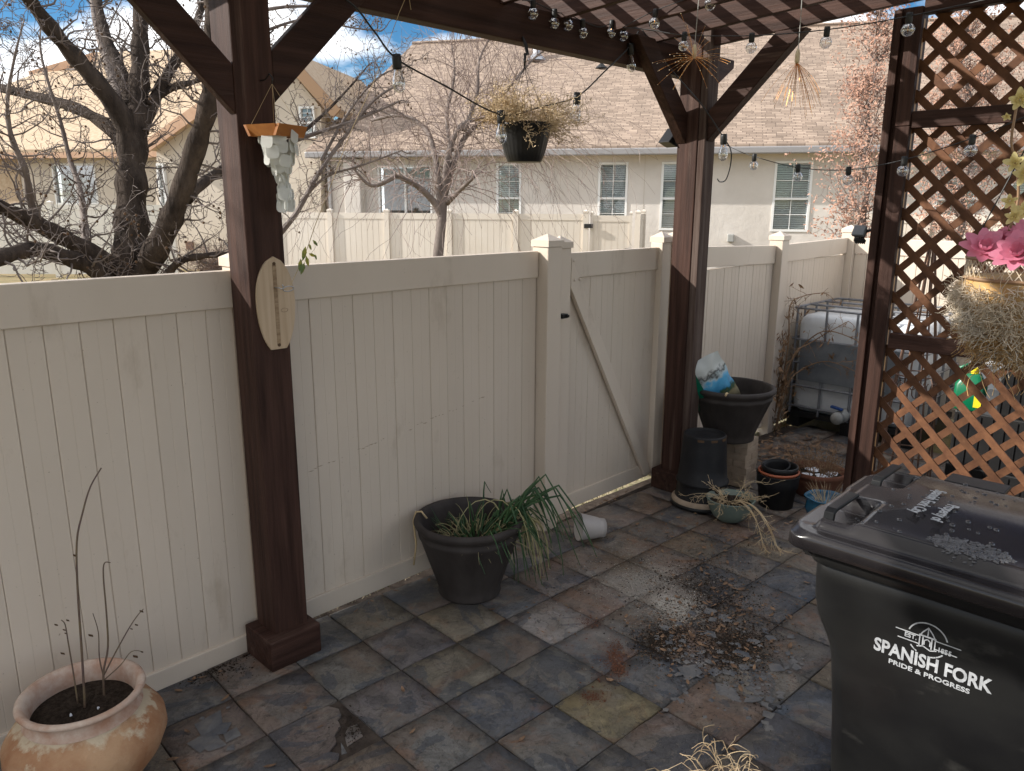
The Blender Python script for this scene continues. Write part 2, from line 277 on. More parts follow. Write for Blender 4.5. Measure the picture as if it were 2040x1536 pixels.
# slate: each tile's own colour comes from its object colour, the mottling from the stone
def slate_mat():
    m = mat('slate', (0.1, 0.1, 0.1), 0.55, spec=.3); t, p = nodes(m); n = t.nodes.new; l = t.links.new
    oi = n('ShaderNodeObjectInfo'); g = n('ShaderNodeNewGeometry')
    off = n('ShaderNodeVectorMath'); off.operation = 'MULTIPLY_ADD'; off.inputs[1].default_value = (7.0, 5.0, 3.0)
    cmb = n('ShaderNodeCombineXYZ'); l(oi.outputs['Random'], cmb.inputs[0]); l(oi.outputs['Random'], cmb.inputs[2]); l(cmb.outputs[0], off.inputs[0]); l(g.outputs['Position'], off.inputs[2])
    def nz(s, det, ro, dist=0.0):
        a = n('ShaderNodeTexNoise'); a.inputs['Scale'].default_value = s; a.inputs['Detail'].default_value = det; a.inputs['Roughness'].default_value = ro; a.inputs['Distortion'].default_value = dist; l(off.outputs[0], a.inputs['Vector']); return a.outputs['Fac']
    def steps(v, k):
        a = n('ShaderNodeMath'); a.operation = 'MULTIPLY'; l(v, a.inputs[0]); a.inputs[1].default_value = k
        b = n('ShaderNodeMath'); b.operation = 'FLOOR'; l(a.outputs[0], b.inputs[0])
        c = n('ShaderNodeMath'); c.operation = 'DIVIDE'; l(b.outputs[0], c.inputs[0]); c.inputs[1].default_value = k; return c.outputs[0]
    def rng(v, a, b, c=0.0, d=1.0):
        r = n('ShaderNodeMapRange'); l(v, r.inputs['Value']); r.inputs['From Min'].default_value = a; r.inputs['From Max'].default_value = b; r.inputs['To Min'].default_value = c; r.inputs['To Max'].default_value = d; return r.outputs[0]
    def mix(f, a, b):
        x = n('ShaderNodeMix'); x.data_type = 'RGBA'; l(f, x.inputs['Factor'])
        for k, q in (('A', a), ('B', b)):
            if isinstance(q, tuple): x.inputs[k].default_value = (*q, 1)
            else: l(q, x.inputs[k])
        return x.outputs['Result']
    lay = nz(3.0, 12, 0.60, 1.1); plate = steps(lay, 11); plate2 = steps(nz(2.1, 11, 0.58, 1.6), 9)
    sc = n('ShaderNodeVectorMath'); sc.operation = 'SCALE'; l(oi.outputs['Color'], sc.inputs[0]); l(rng(nz(6, 10, 0.72, 0.8), .3, .7, .34, 1.95), sc.inputs['Scale'])
    c = mix(rng(plate, .30, .64, 0, .7), sc.outputs[0], (0.20, 0.168, 0.132))
    c = mix(rng(plate2, .52, .64, 0, .75), c, (0.21, 0.11, 0.062))
    c = mix(rng(plate2, .46, .30, 0, .8), c, (0.058, 0.066, 0.082))
    def edge(v, k, w_):                        # dark line where one cleft plate steps down to the next
        a = n('ShaderNodeMath'); a.operation = 'MULTIPLY'; l(v, a.inputs[0]); a.inputs[1].default_value = k
        b = n('ShaderNodeMath'); b.operation = 'FRACT'; l(a.outputs[0], b.inputs[0]); return rng(b.outputs[0], w_, 0, 0, .8)
    c = mix(edge(lay, 11, .10), c, (0.035, 0.03, 0.028))
    c = mix(rng(nz(3.4, 8, 0.6, 1.2), .58, .68, 0, .6), c, (0.20, 0.115, 0.075))
    c = mix(rng(nz(4.3, 9, 0.7, 1.5), .56, .66, 0, .75), c, (0.235, 0.205, 0.165))
    c = mix(rng(nz(14, 12, 0.80, 1.0), .53, .66, 0, .8), c, (0.045, 0.04, 0.038))
    c = mix(rng(nz(150, 3, 0.5), .70, .76, 0, .8), c, (0.40, 0.36, 0.31))
    # dried lime and rust spilt on the patio
    wn = n('ShaderNodeTexNoise'); wn.inputs['Scale'].default_value = 9; wn.inputs['Detail'].default_value = 9; wn.inputs['Roughness'].default_value = .72; l(g.outputs['Position'], wn.inputs['Vector'])
    def spot(P, r, amt, colr, c):
        d = n('ShaderNodeVectorMath'); d.operation = 'DISTANCE'; l(g.outputs['Position'], d.inputs[0]); d.inputs[1].default_value = P
        a = n('ShaderNodeMath'); a.operation = 'MULTIPLY_ADD'; l(wn.outputs['Fac'], a.inputs[0]); a.inputs[1].default_value = -2.2*r; l(d.outputs['Value'], a.inputs[2])
        return mix(rng(a.outputs[0], -0.1*r, -0.95*r, 0, amt), c, colr)
    for (px, py, r, amt, colr) in SPOTS: c = spot(G(px, py), r, amt, colr, c)
    l(c, p.inputs['Base Color'])
    l(rng(nz(9, 6, .6), .3, .7, .38, .72), p.inputs['Roughness'])
    hmix = n('ShaderNodeMath'); hmix.operation = 'MULTIPLY_ADD'; l(plate, hmix.inputs[0]); hmix.inputs[1].default_value = 4.5; l(nz(38, 8, .7), hmix.inputs[2])
    b = n('ShaderNodeBump'); b.inputs['Strength'].default_value = 1.0; b.inputs['Distance'].default_value = 0.016; l(hmix.outputs[0], b.inputs['Height']); l(b.outputs[0], p.inputs['Normal'])
    return m
SPOTS = [(1285, 1165, .36, .75, (.36, .33, .29)), (1350, 1215, .17, .9, (.58, .55, .49)), (1180, 1260, .22, .45, (.33, .30, .27)), (1210, 1030, .30, .35, (.33, .30, .27)), (1240, 1120, .2, .6, (.13, .085, .04)),
         (1228, 1310, .09, .6, (.15, .065, .035)), (1222, 1285, .05, .6, (.15, .065, .035)), (1236, 1335, .05, .5, (.15, .065, .035)), (1175, 1240, .10, .5, (.15, .07, .04)), (1180, 1388, .06, .75, (.10, .045, .025)), (1200, 1350, .06, .5, (.15, .07, .04)),
         (1320, 1275, .16, .9, (.035, .028, .022)), (1470, 1285, .18, .85, (.04, .032, .025)), (1400, 1165, .2, .7, (.045, .036, .03)), (1440, 1100, .3, .4, (.06, .05, .042)), (1150, 1400, .10, .5, (.19, .145, .075))]
M['slate'] = slate_mat()
M['grout'] = mat('dark_grout', (0.040, 0.031, 0.026), 0.95, (0.085, 0.068, 0.056), 20, 8, (1,1,1), 0.7, 60, 0.01, spec=0.05)
M['lawn'] = mat('dormant_lawn', (0.30, 0.22, 0.11), 0.95, (0.20, 0.17, 0.075), 2.2, 9, (1,1,1), 0.8, 30, 0.05)
M['concrete'] = mat('concrete', (0.38, 0.36, 0.33), 0.9, (0.45, 0.43, 0.40), 2, 8)
# ------------------------------------------------------------------ ground, gravel, patio of slate tiles
rg = random.Random(5)
g = MB(); nx = 40
g.quad((-150, -150, -0.05), (150, -150, -0.05), (150, 150, -0.05), (-150, 150, -0.05)); g.build('ground', M['lawn'], kind='structure')
g = MB(); g.box((-4, 0.64, -0.2), (6.6, 1.9, -0.014)); g.build('gravel_bed', M['moss'], kind='structure')
g = MB(); g.quad((6.7, 9.4, -0.044), (9.8, 12.4, -0.044), (3.6, 18.8, -0.044), (0.5, 15.8, -0.044)); g.build('path', M['concrete'], kind='structure')
TS = 0.325; TH = R(-2.47); ct, st = math.cos(TH), math.sin(TH)
def tw(i, j, z=0.0): return V((TS*(ct*i - st*j), TS*(st*i + ct*j), z))
g = MB(); g.prism([(-12, -14), (16.6, -14), (16.6, 2.4), (-12, 2.4)], V((0, 0, -0.16)), V((ct, st, 0))*TS, V((-st, ct, 0))*TS, V((0, 0, 0.148)))
patio = g.build('patio', M['grout']); patio['kind'] = 'structure'
def tile_mesh(k):
    r = random.Random(100+k); h = TS/2 - 0.0028; n = 5; m = MB()
    for b in range(n):
        for a in range(n):
            x = -h + 2*h*a/(n-1); y = -h + 2*h*b/(n-1); e = a in (0, n-1) or b in (0, n-1); cor = a in (0, n-1) and b in (0, n-1)
            if e: x += r.uniform(-.002, .0012)*(1 if x < 0 else -1)*-1; y += r.uniform(-.002, .002)
            if cor: x *= 1-r.uniform(0, .012); y *= 1-r.uniform(0, .012)
            z = r.uniform(-.0022, .0018) - (0.0022 if e else 0)
            m.v.append(V((x, y, z)))
    for b in range(n-1):
        for a in range(n-1): i = b*n+a; m.f.append((i, i+1, i+n+1, i+n))
    ring = [a for a in range(n)] + [n*b+n-1 for b in range(1, n)] + [n*(n-1)+a for a in range(n-2, -1, -1)] + [n*b for b in range(n-2, 0, -1)]
    i0 = len(m.v)
    for q in ring: p = m.v[q]; m.v.append(V((p.x, p.y, -0.012)))
    for k2 in range(len(ring)): a = ring[k2]; b = ring[(k2+1) % len(ring)]; m.f.append((a, i0+k2, i0+(k2+1) % len(ring), b))
    me = m.mesh('tile'); me.materials.append(M['slate'])
    me.polygons.foreach_set('use_smooth', [k3 < (n-1)*(n-1) for k3 in range(len(me.polygons))]); return me
TM = [tile_mesh(k) for k in range(9)]
PAL = [(.125, .115, .108), (.088, .086, .086), (.15, .128, .108), (.17, .138, .098), (.155, .105, .084), (.11, .10, .094), (.165, .14, .124), (.084, .090, .10), (.135, .112, .108), (.145, .118, .10), (.12, .092, .08)]
FIX = {(2, 0): (0.155, 0.132, 0.09), (2, 1): (0.05, 0.05, 0.05), (1, 1): (0.115, 0.098, 0.072), (1, 0): (0.105, 0.094, 0.097), (0, 0): (0.118, 0.112, 0.1), (-1, 0): (0.14, 0.118, 0.106), (0, -1): (0.112, 0.1, 0.1), (1, -1): (0.14, 0.122, 0.09), (2, -1): (0.06, 0.061, 0.063), (3, -1): (0.22, 0.2, 0.19), (0, -2): (0.128, 0.124, 0.115), (1, -2): (0.066, 0.075, 0.092), (2, -2): (0.108, 0.107, 0.1), (3, -2): (0.082, 0.09, 0.102), (2, -3): (0.165, 0.135, 0.074), (3, -3): (0.084, 0.092, 0.104), (1, -3): (0.122, 0.12, 0.116), (3, -5): (0.046, 0.056, 0.08), (7, -3): (0.068, 0.08, 0.1), (6, -3): (0.105, 0.103, 0.106), (4, -5): (0.075, 0.088, 0.108), (4, -4): (0.15, 0.138, 0.122), (2, -4): (0.145, 0.125, 0.115), (7, -2): (0.15, 0.132, 0.118), (8, 1): (0.15, 0.1, 0.07), (-2, 0): (0.135, 0.1, 0.085), (-1, -1): (0.11, 0.1, 0.09), (-1, 1): (0.13, 0.105, 0.09), (0, 1): (0.06, 0.064, 0.068), (-1, -2): (0.16, 0.118, 0.085)}
BROKEN = (-1, -1)
for i in range(-5, 17):
    for j in range(-12, 3):
        c = tw(i+.5, j+.5); d = c - CAM; dep = d.dot(MF)
        if j > 0 and c.x > 3.3 and c.y > .75: continue
        if c.y > 1.05 or (j > 1) or dep < 0.6: continue
        px = 1020 + FPX*d.dot(MR)/dep; py = 768 + FPX*d.dot(MD)/dep
        if not (-160 < px < 2240 and py < 1760): continue
        if (i, j) == BROKEN: continue
        col = FIX.get((i, j)) or rg.choice(PAL); k = rg.uniform(.9, 1.2) if (i, j) not in FIX else 1.12
        o = part('tile', rg.choice(TM), M['slate'], patio, c + V((0, 0, rg.uniform(-.004, .002))), (rg.gauss(0, .004), rg.gauss(0, .004), TH + rg.choice((0, PI/2, PI, -PI/2)) + rg.gauss(0, .004)), (col[0]*k, col[1]*k, col[2]*k, 1))
# the tile with its corner broken away, and the loose chip lying in the hole
X, Y = V((ct, st, 0))*TS, V((-st, ct, 0))*TS
b = MB(); b.prism([(.01, .012), (.40, .012), (.47, .10), (.40, .21), (.55, .30), (.60, .42), (.74, .52), (.78, .66), (.86, .70), (.90, .84), (.82, .985), (.01, .985)], tw(-1, -1, -.012), X, Y, V((0, 0, .0135)))
o = b.build('tile', M['slate'], patio, bevel=.0015); o.color = (.115, .088, .078, 1); o['label'] = 'slate tile with its corner broken away'
b = MB(); b.prism([(.62, .17), (.86, .20), (.93, .44), (.80, .46), (.70, .36)], tw(-1, -1, -.011), X, Y, V((0, 0, .005))); o = b.build('tile_chip', M['slate'], patio, bevel=.001); o.color = (.20, .18, .175, 1)
b = MB(); b.prism([(.50, .10), (.60, .28), (.58, .17), (.56, .08)], tw(-1, -1, -.011), X, Y, V((0, 0, .004))); o = b.build('tile_chip', M['slate'], patio); o.color = (.12, .13, .14, 1)
# ------------------------------------------------------------------ near vinyl fence
FY = 0.615
def picket_mesh(h, wd, t=.022):
    m = MB(); hw = wd/2 - .0012; e = .0028
    m.prism([(-hw, t/2-e), (-hw+e, t/2), (-.002, t/2), (0, t/2-.001), (.002, t/2), (hw-e, t/2), (hw, t/2-e), (hw, -t/2), (-hw, -t/2)], V((0, 0, 0)), V((1, 0, 0)), V((0, -1, 0)), V((0, 0, h)))
    return m.mesh('picket')
def fence_run(root, x0, x1, ztop, zbot, y=FY, vm='vinyl', wd=.1215, zt1=None, first=0.0):
    """rails and one object per picket between x0 and x1; ztop may slope to zt1"""
    zt1 = ztop if zt1 is None else zt1
    for (za, zb, zc, zd, nm) in ((ztop-.158, ztop, zt1-.158, zt1, 'top_rail'), (zbot, zbot+.105, zbot, zbot+.105, 'bottom_rail')):
        m = MB(); yy0, yy1 = y, y+.052
        for (xx, a, b_) in ((x0, za, zb), (x1, zc, zd)):
            for (yy, zz) in ((yy0, a), (yy1, a), (yy1, b_), (yy0, b_)): m.v.append(V((xx, yy, zz)))
        m.f = [(0, 1, 2, 3), (7, 6, 5, 4)] + [(k, 4+k, 4+(k+1) % 4, (k+1) % 4) for k in range(4)]
        m.build(nm, M[vm], root, bevel=.004)
    n = max(1, round((x1-x0)/wd)); wd = (x1-x0)/n; h = min(ztop, zt1)-.15 - (zbot+.09); me = picket_mesh(h, wd+.0012)
    for k in range(n): part('picket', me, M[vm], root, (x0+wd*(k+.5), y+.026+(.0012 if k % 2 else 0), zbot+.09))
    for xx in (x0+.004, x1-.004):
        m = MB(); m.box((xx-.008, y+.032, zbot+.08), (xx+.008, y+.052, min(ztop, zt1)-.14)); m.build('channel', M[vm], root)
def post_cap(root, x, y, wd, z, vm='vinyl', nm='post_cap', par=None, ang=0.0):
    h = wd/2+.008; m = MB(); ca, sa = math.cos(ang), math.sin(ang); X = V((ca, sa, 0)); Y = V((-sa, ca, 0)); O = V((x, y, z))
    m.obox(O+V((0, 0, .018)), X, Y, V((0, 0, 1)), h, h, .018)
    i = len(m.v)
    for (a, b_) in ((-h, -h), (h, -h), (h, h), (-h, h)): m.v.append(O + X*a + Y*b_ + V((0, 0, .0362)))
    m.v.append(O + V((0, 0, .075))); m.f += [(i, i+1, i+4), (i+1, i+2, i+4), (i+2, i+3, i+4), (i+3, i, i+4), (i+3, i+2, i+1, i)]
    return m.build(nm, M[vm], par or root)
def vpost(root, x, y, wd, ztop, vm='vinyl'):
    m = MB(); m.box((x-wd/2, y-wd/2, -.05), (x+wd/2, y+wd/2, ztop)); p = m.build('post', M[vm], root, bevel=.006); post_cap(root, x, y, wd, ztop, vm, par=p); return p
f1 = thing('vinyl_fence', 'cream vinyl privacy fence running behind the surfboard post up to the gate', 'fence', (-3, FY, 0))
fence_run(f1, -3.2, -.03, 1.784, -.02); fence_run(f1, .1, 1.905, 1.79, .03, zt1=1.788, first=-.02)
vpost(f1, .035, FY+.03, .127, 1.80); vpost(f1, 1.975, .605, .127, 1.815); vpost(f1, -3.26, FY+.025, .127, 1.83)
gate = thing('gate', 'cream vinyl gate with a long diagonal brace and black latch', 'gate', (2.66, FY, .05))
for (a, b_) in ((2.058, 2.165), (3.17, 3.285)):
    m = MB(); m.box((a, .575, .045), (b_, .675, 1.80)); s = m.build('stile', M['vinyl'], gate, bevel=.005); post_cap(gate, (a+b_)/2, .625, .103, 1.80, par=s)
fence_run(gate, 2.166, 3.169, 1.765, .042, y=.605)
a, b_ = AY(1140, 520, .585), AY(1290, 945, .585)
m = MB(); m.prism([(2.168, 1.74), (2.168, 1.55), (3.075, .075), (3.165, .075)], V((0, .574, 0)), V((1, 0, 0)), V((0, 0, 1)), V((0, .030, 0))); m.build('diagonal_brace', M['vinyl'], gate, bevel=.003)
for q in ((2.19, 1.72), (2.20, 1.60), (2.25, 1.60)):
    m = MB(); m.lathe([(.011, 0), (.011, .003), (.007, .007), (.0005, .008)], V((q[0], .5735, q[1])), 10, V((1, 0, 0)), V((0, 0, 1)), V((0, -1, 0))); m.build('screw_cap', M['vinyl'], gate)
m = MB(); m.box((2.046, .535, 1.372), (2.098, .576, 1.40)); m.box((2.075, .520, 1.378), (2.095, .5352, 1.395)); m.build('latch', M['blackp'], gate, bevel=.003)
f2 = thing('vinyl_fence', 'cream vinyl fence run behind the big pot and water tote', 'fence', (5, FY, 0))
vpost(f2, 3.372, .605, .127, 1.80)
fence_run(f2, 3.437, 5.02, 1.755, .04, zt1=1.712); vpost(f2, 5.09, .62, .127, 1.76); fence_run(f2, 5.155, 6.62, 1.712, .02, zt1=1.735); vpost(f2, 6.69, .62, .127, 1.79)
f3 = thing('vinyl_fence', 'sunlit cream vinyl fence panel seen through the lattice slats', 'fence', (6.7, -.8, 0))
fy = .55
for (ya, yb) in ((.555, -1.25), (-1.38, -3.2)):
    for (za, zb, nm) in ((1.577, 1.735, 'top_rail'), (.02, .125, 'bottom_rail')):
        m = MB(); m.box((6.664, yb, za), (6.716, ya, zb)); m.build(nm, M['vinyl'], f3, bevel=.004)
    me = picket_mesh(1.46, .1215); y = ya-.06; k = 0
    while y-.06 > yb-.05: part('picket', me, M['vinyl'], f3, (6.69+(.0012 if k % 2 else 0), y, .11), (0, 0, -PI/2)); y -= .1215; k += 1
vpost(f3, 6.69, -1.315, .127, 1.79)
# ------------------------------------------------------------------ pergola
pg = thing('pergola', 'dark brown timber pergola with knee braces over the slate patio', 'pergola', (0, .5, 0))
m = MB(); m.box((-.05, .425, .14), (.118, .592, 3.06)); p = m.build('post', M['wood_z'], pg, bevel=.006)
m = MB(); m.box((-.105, .372, 0), (.152, .612, .148)); m.build('post_base', M['wood_x'], p, bevel=.008)
m = MB(); m.box((3.125, .315, .14), (3.285, .47, 3.06)); p = m.build('post', M['wood_z'], pg, bevel=.006)
m = MB(); m.box((3.132, .262, .14), (3.262, .3145, 3.30)); m.build('post_board', M['wood_old'], p, bevel=.004)
m = MB(); m.box((3.075, .235, 0), (3.33, .52, .15)); m.build('post_base', M['wood_x'], p, bevel=.008)
for x in (-3.1,):
    m = MB(); m.box((x, .425, .14), (x+.165, .592, 3.06)); p = m.build('post', M['wood_z'], pg, bevel=.006)
    m = MB(); m.box((x-.05, .372, 0), (x+.21, .612, .148)); m.build('post_base', M['wood_x'], p, bevel=.008)
HZ = 2.915
m = MB(); m.prism([(-3.5, .165), (-3.5, .03), (-3.35, -.02), (3.62, -.02), (3.83, .11), (3.83, .165)], V((0, .475, HZ)), V((1, 0, 0)), V((0, 0, 1)), V((0, .088, 0))); m.build('header_beam', M['wood_x'], pg, bevel=.005)
def xbrace(xa, za, xb, zb, wd=.135, y0=.432, y1=.4745):
    d = V((xb-xa, 0, zb-za)).normalized(); n = V((0, -1, 0)).cross(d); m = MB()
    if n.z < 0: n = -n
    # polygon along the lower edge with plumb cut at the post and level cut at the top
    l = (V((xb, 0, zb))-V((xa, 0, za))).length; s = 1 if xb > xa else -1
    pl = [(xa, za), (xa, za+wd*1.414), (xb-s*wd*.9, zb+wd*.514), (xb, zb+.0)]
    m.prism(pl, V((0, y0, 0)), V((1, 0, 0)), V((0, 0, 1)), V((0, y1-y0, 0))); return m.build('knee_brace', M['wood_x'], pg, bevel=.005)
def xb2(xa, za, s, y0, y1, wd=.135, L=.72):
    e = L; pl = [(xa, za), (xa, za+wd*1.414), (xa+s*(e-wd*1.414), za+e), (xa+s*e, za+e)]
    m = MB(); m.prism(pl, V((0, y0, 0)), V((1, 0, 0)), V((0, 0, 1)), V((0, y1-y0, 0))); return m.build('knee_brace', M['wood_x'], pg, bevel=.005)
xb2(-.0505, 2.40, -1, .428, .4745, .13, .66); xb2(.1185, 2.455, 1, .428, .4745, .14, .60); xb2(3.1245, 2.46, -1, .40, .4745, .135, .60)
m = MB(); pl = [(.2615, 2.47), (.2615, 2.66), (-.17, 3.085), (-.36, 3.085)]
m.prism(pl, V((3.150, 0, 0)), V((0, 1, 0)), V((0, 0, 1)), V((.085, 0, 0))); m.build('knee_brace', M['wood_y'], pg, bevel=.005)
RZ = lambda y: 3.055 + .06*(.45-y)
rx = [3.20, 2.80, 2.36, 1.91] + [1.46-.45*k for k in range(11)]
for x in rx:
    m = MB(); y0, y1 = 1.0, -3.6
    m.prism([(y0, RZ(y0)+.05), (y0-.10, RZ(y0-.1)), (y1, RZ(y1)), (y1, RZ(y1)+.185), (y0, RZ(y0)+.185)], V((x-.02, 0, 0)), V((0, 1, 0)), V((0, 0, 1)), V((.04, 0, 0))); m.build('rafter', M['wood_y'], pg, bevel=.003)
y = .94
while y > -3.4:
    m = MB(); z = RZ(y)+.185+.021; m.obox(V((.1, y, z)), V((1, 0, 0)), V((0, 1, -.06)).normalized(), V((0, .06, 1)).normalized(), 3.5, .021, .021); m.build('purlin', M['wood_x'], pg); y -= .195
# ------------------------------------------------------------------ lattice screen
ls = thing('lattice_screen', 'brown diagonal lattice screen framed by dark timber beside the patio', 'lattice', (3.2, -.95, 0))
m = MB(); m.box((3.15, -.985, 0), (3.29, -.865, 3.10)); m.build('post', M['wood_z'], ls, bevel=.005)
m = MB(); m.box((3.118, -.905, 0), (3.1495, -.862, 3.09)); m.build('trim', M['wood_z'], ls, bevel=.003)
m = MB(); m.box((3.105, -1.012, 0), (3.1495, -.937, 2.485)); m.build('trim', M['wood_z'], ls, bevel=.003)
m = MB(); m.box((3.107, -1.010, 2.488), (3.1495, -.935, 3.09)); m.build('trim', M['wood_z'], ls, bevel=.003)
m = MB(); m.box((3.15, -2.72, 0), (3.29, -2.6, 3.2)); m.build('post', M['wood_z'], ls, bevel=.005)
for (za, zb, ya) in ((2.475, 2.562, -1.0125), (1.258, 1.345, -1.03), (.06, .15, -1.0125), (3.05, 3.12, -1.0125)):
    m = MB(); m.box((3.118, -2.599, za), (3.176, ya, zb)); m.build('rail', M['wood_y'], ls, bevel=.003)
sp = .157; sw = .0395; YA, YB, ZA, ZB = -.99, -2.60, .08, 3.10
def slat(c, sgn, lay):
    # line z - sgn*y = c clipped to the frame; slat of width sw
    pts = []
    for y in (YB, YA):
        z = c + sgn*y
        if ZA <= z <= ZB: pts.append((y, z))
    for z in (ZA, ZB):
        y = (z-c)*sgn
        if YB < y < YA: pts.append((y, z))
    if len(pts) < 2: return
    pts.sort(); a, b_ = pts[0], pts[-1]
    if math.hypot(a[0]-b_[0], a[1]-b_[1]) < .06: return
    xx = 3.187 if lay == 0 else 3.1966
    d = V((0, b_[0]-a[0], b_[1]-a[1])).normalized(); Lh = math.hypot(a[0]-b_[0], a[1]-b_[1])/2
    m = MB(); m.obox(V((xx, (a[0]+b_[0])/2, (a[1]+b_[1])/2)), d, V((0, -d.z, d.y)), V((1, 0, 0)), Lh, sw/2, .0047); m.build('slat', M['lattice'], ls)
c = -1.0
while c < 6.5:
    slat(c + YA*-1 - 1.2, 1, 0); c += sp
c = -3.6
while c < 3.2:
    slat(c + .05, -1, 1); c += sp
m = MB(); m.box((3.18, -.9995, .1), (3.204, -.9855, 3.04)); m.build('edge_strip', M['rawwood'], ls)

rq = random.Random(61)
for k in range(46):                    # scuffs along the fence
    t = k/45; x = .30+1.15*t; z = .80+.16*t+rq.gauss(0, .004); m = MB(); l = rq.uniform(.004, .022)
    if rq.random() < .3: continue
    m.quad((x-l, .6298, z), (x+l*.2, .6298, z-rq.uniform(.002, .005)), (x+l, .6298, z+.001), (x, .6298, z+rq.uniform(.001, .004))); m.build('scuff', M['scuff'], f1)
# ------------------------------------------------------------------ houses beyond the fence
UP = V((0, 0, 1))
def frame(pa, da, pb, db):
    A = D(pa, 404.8, da); B = D(pb, 404.8, db); A.z = B.z = 0; W = (B-A).normalized(); Nn = V((W.y, -W.x, 0))
    if Nn.dot(CAM-A) < 0: Nn = -Nn
    return A, W, Nn
def rect_on(F, x0, y0, x1, y1, off=0.0):
    A, W, Nn = F; P = A + Nn*off; a = AP(x0, y0, P, Nn); b = AP(x1, y1, P, Nn)
    s0, s1 = sorted(((a-A).dot(W), (b-A).dot(W))); z0, z1 = sorted((a.z, b.z)); return s0, s1, z0, z1
def wbox(m, F, s0, s1, z0, z1, n0, n1):
    A, W, Nn = F; return m.obox(A + W*((s0+s1)/2) + Nn*((n0+n1)/2) + UP*((z0+z1)/2), W, Nn, UP, abs(s1-s0)/2, abs(n1-n0)/2, abs(z1-z0)/2)
def wall_with_holes(F, s0, s1, z0, z1, holes, th=.25):
    """solid wall pieces round the openings, as one mesh"""
    m = MB(); ss = sorted({s0, s1, *[h[0] for h in holes], *[h[1] for h in holes]})
    for a, b in zip(ss, ss[1:]):
        mid = (a+b)/2; hs = sorted([h for h in holes if h[0] < mid < h[1]], key=lambda h: h[2]); z = z0
        for h in hs:
            if h[2] > z: wbox(m, F, a, b, z, h[2], -th, 0)
            z = max(z, h[3])
        if z < z1: wbox(m, F, a, b, z, z1, -th, 0)
    return m
def window(root, F, h, sash=.5, cols=2, rows=3, blind=True, frame_w=.06, split_v=False):
    s0, s1, z0, z1 = h; m = MB(); fw = frame_w
    for (a, b, c, d) in ((s0, s0+fw, z0, z1), (s1-fw, s1, z0, z1), (s0+fw, s1-fw, z0, z0+fw), (s0+fw, s1-fw, z1-fw, z1)): wbox(m, F, a, b, c, d, -.10, .025)
    wn = m.build('window', M['white'], root); zm = z0+(z1-z0)*sash
    m = MB()
    if split_v: wbox(m, F, (s0+s1)/2-.03, (s0+s1)/2+.03, z0+fw, z1-fw, -.09, .0)
    else: wbox(m, F, s0+fw, s1-fw, zm-.03, zm+.03, -.09, .005)
    for k in range(1, cols):
        s = s0+fw+(s1-s0-2*fw)*k/cols
        if not split_v:
            wbox(m, F, s-.009, s+.009, z0+fw, zm-.03, -.07, -.05); wbox(m, F, s-.009, s+.009, zm+.03, z1-fw, -.07, -.05)
    for (za, zb) in (((z0+fw, zm-.03), (zm+.03, z1-fw)) if not split_v else ()):
        for k in range(1, rows//2+1): z = za+(zb-za)*k/(rows//2+1); wbox(m, F, s0+fw, s1-fw, z-.009, z+.009, -.0705, -.0495)
    m.build('sash_bars', M['white'], wn)
    m = MB(); wbox(m, F, s0+fw, s1-fw, z0+fw, z1-fw, -.060, -.056); m.build('pane', M['pane'], wn)
    m = MB(); wbox(m, F, s0+fw, s1-fw, z0+fw, z1-fw, -.34, -.30); m.build('interior', M['dark'], wn)
    if blind:
        m = MB(); z = z1-fw-.02
        while z > z0+fw: m.obox(F[0] + F[1]*((s0+s1)/2) + F[2]*-.095 + UP*z, F[1], (F[2]+UP*-1.3).normalized(), (UP*1+F[2]*1.3).normalized(), (s1-s0)/2-fw, .030, .0015); z -= .058
        m.build('blind', M['blind'], wn)
    return wn
H1 = frame(660, 23.2, 1600, 20.2); A1, W1, N1 = H1
h1 = thing('house', 'cream stucco house with a broad tan shingle roof and grey gutter', 'house', A1)
def sx(px, py=380): return (AP(px, py, A1, N1)-A1).dot(W1)
zof = lambda px, py, n=0: AP(px, py, A1+N1*n, N1).z
zeave = zof(1200, 300); ov = .45
wl = []
for (x0, y0, x1, y1) in ((989, 327, 1038, 462), (1193, 323, 1247, 462), (1319, 322, 1372, 459), (1545, 320, 1609, 461), (1872, 318, 1940, 461), (2020, 318, 2090, 461)): wl.append(rect_on(H1, x0, y0, x1, y1))
zb = sum(h[2] for h in wl)/len(wl); zt = sum(h[3] for h in wl)/len(wl); wl = [(h[0], h[1], zb, zt) for h in wl]
door = rect_on(H1, 752, 330, 862, 420); door = (door[0], door[1], .15, door[3])
sL, sR = sx(655), sx(1280)+16
wall_with_holes(H1, sL, sR, -.1, zeave+.02, wl+[door]).build('wall', M['stucco'], h1)
for h in wl: window(h1, H1, h, .47)
window(h1, H1, door, split_v=True, blind=False)
m = MB(); wbox(m, H1, sx(695), sx(728), -.1, zof(700, 318), .0, .35); m.build('porch_column', M['stucco'], h1, bevel=.03)
m = MB(); wbox(m, H1, sx(657), sx(662), -.1, zof(660, 300), .0, .12); m.build('downspout', M['gutter'], h1)
m = MB(); wbox(m, H1, sx(895), sx(903), zof(900, 374), zof(900, 362), 0, .12); m.build('wall_lamp', M['gutter'], h1)
m = MB(); wbox(m, H1, sx(1455), sx(1468), zof(1460, 482), zof(1460, 466), 0, .14); m.build('outlet_box', M['greyp'], h1, bevel=.02)
m = MB(); wbox(m, H1, sx(1283)-.008, sx(1283)+.008, .0, zeave-.01, 0, .006); m.build('control_joint', M['soffit'], h1)
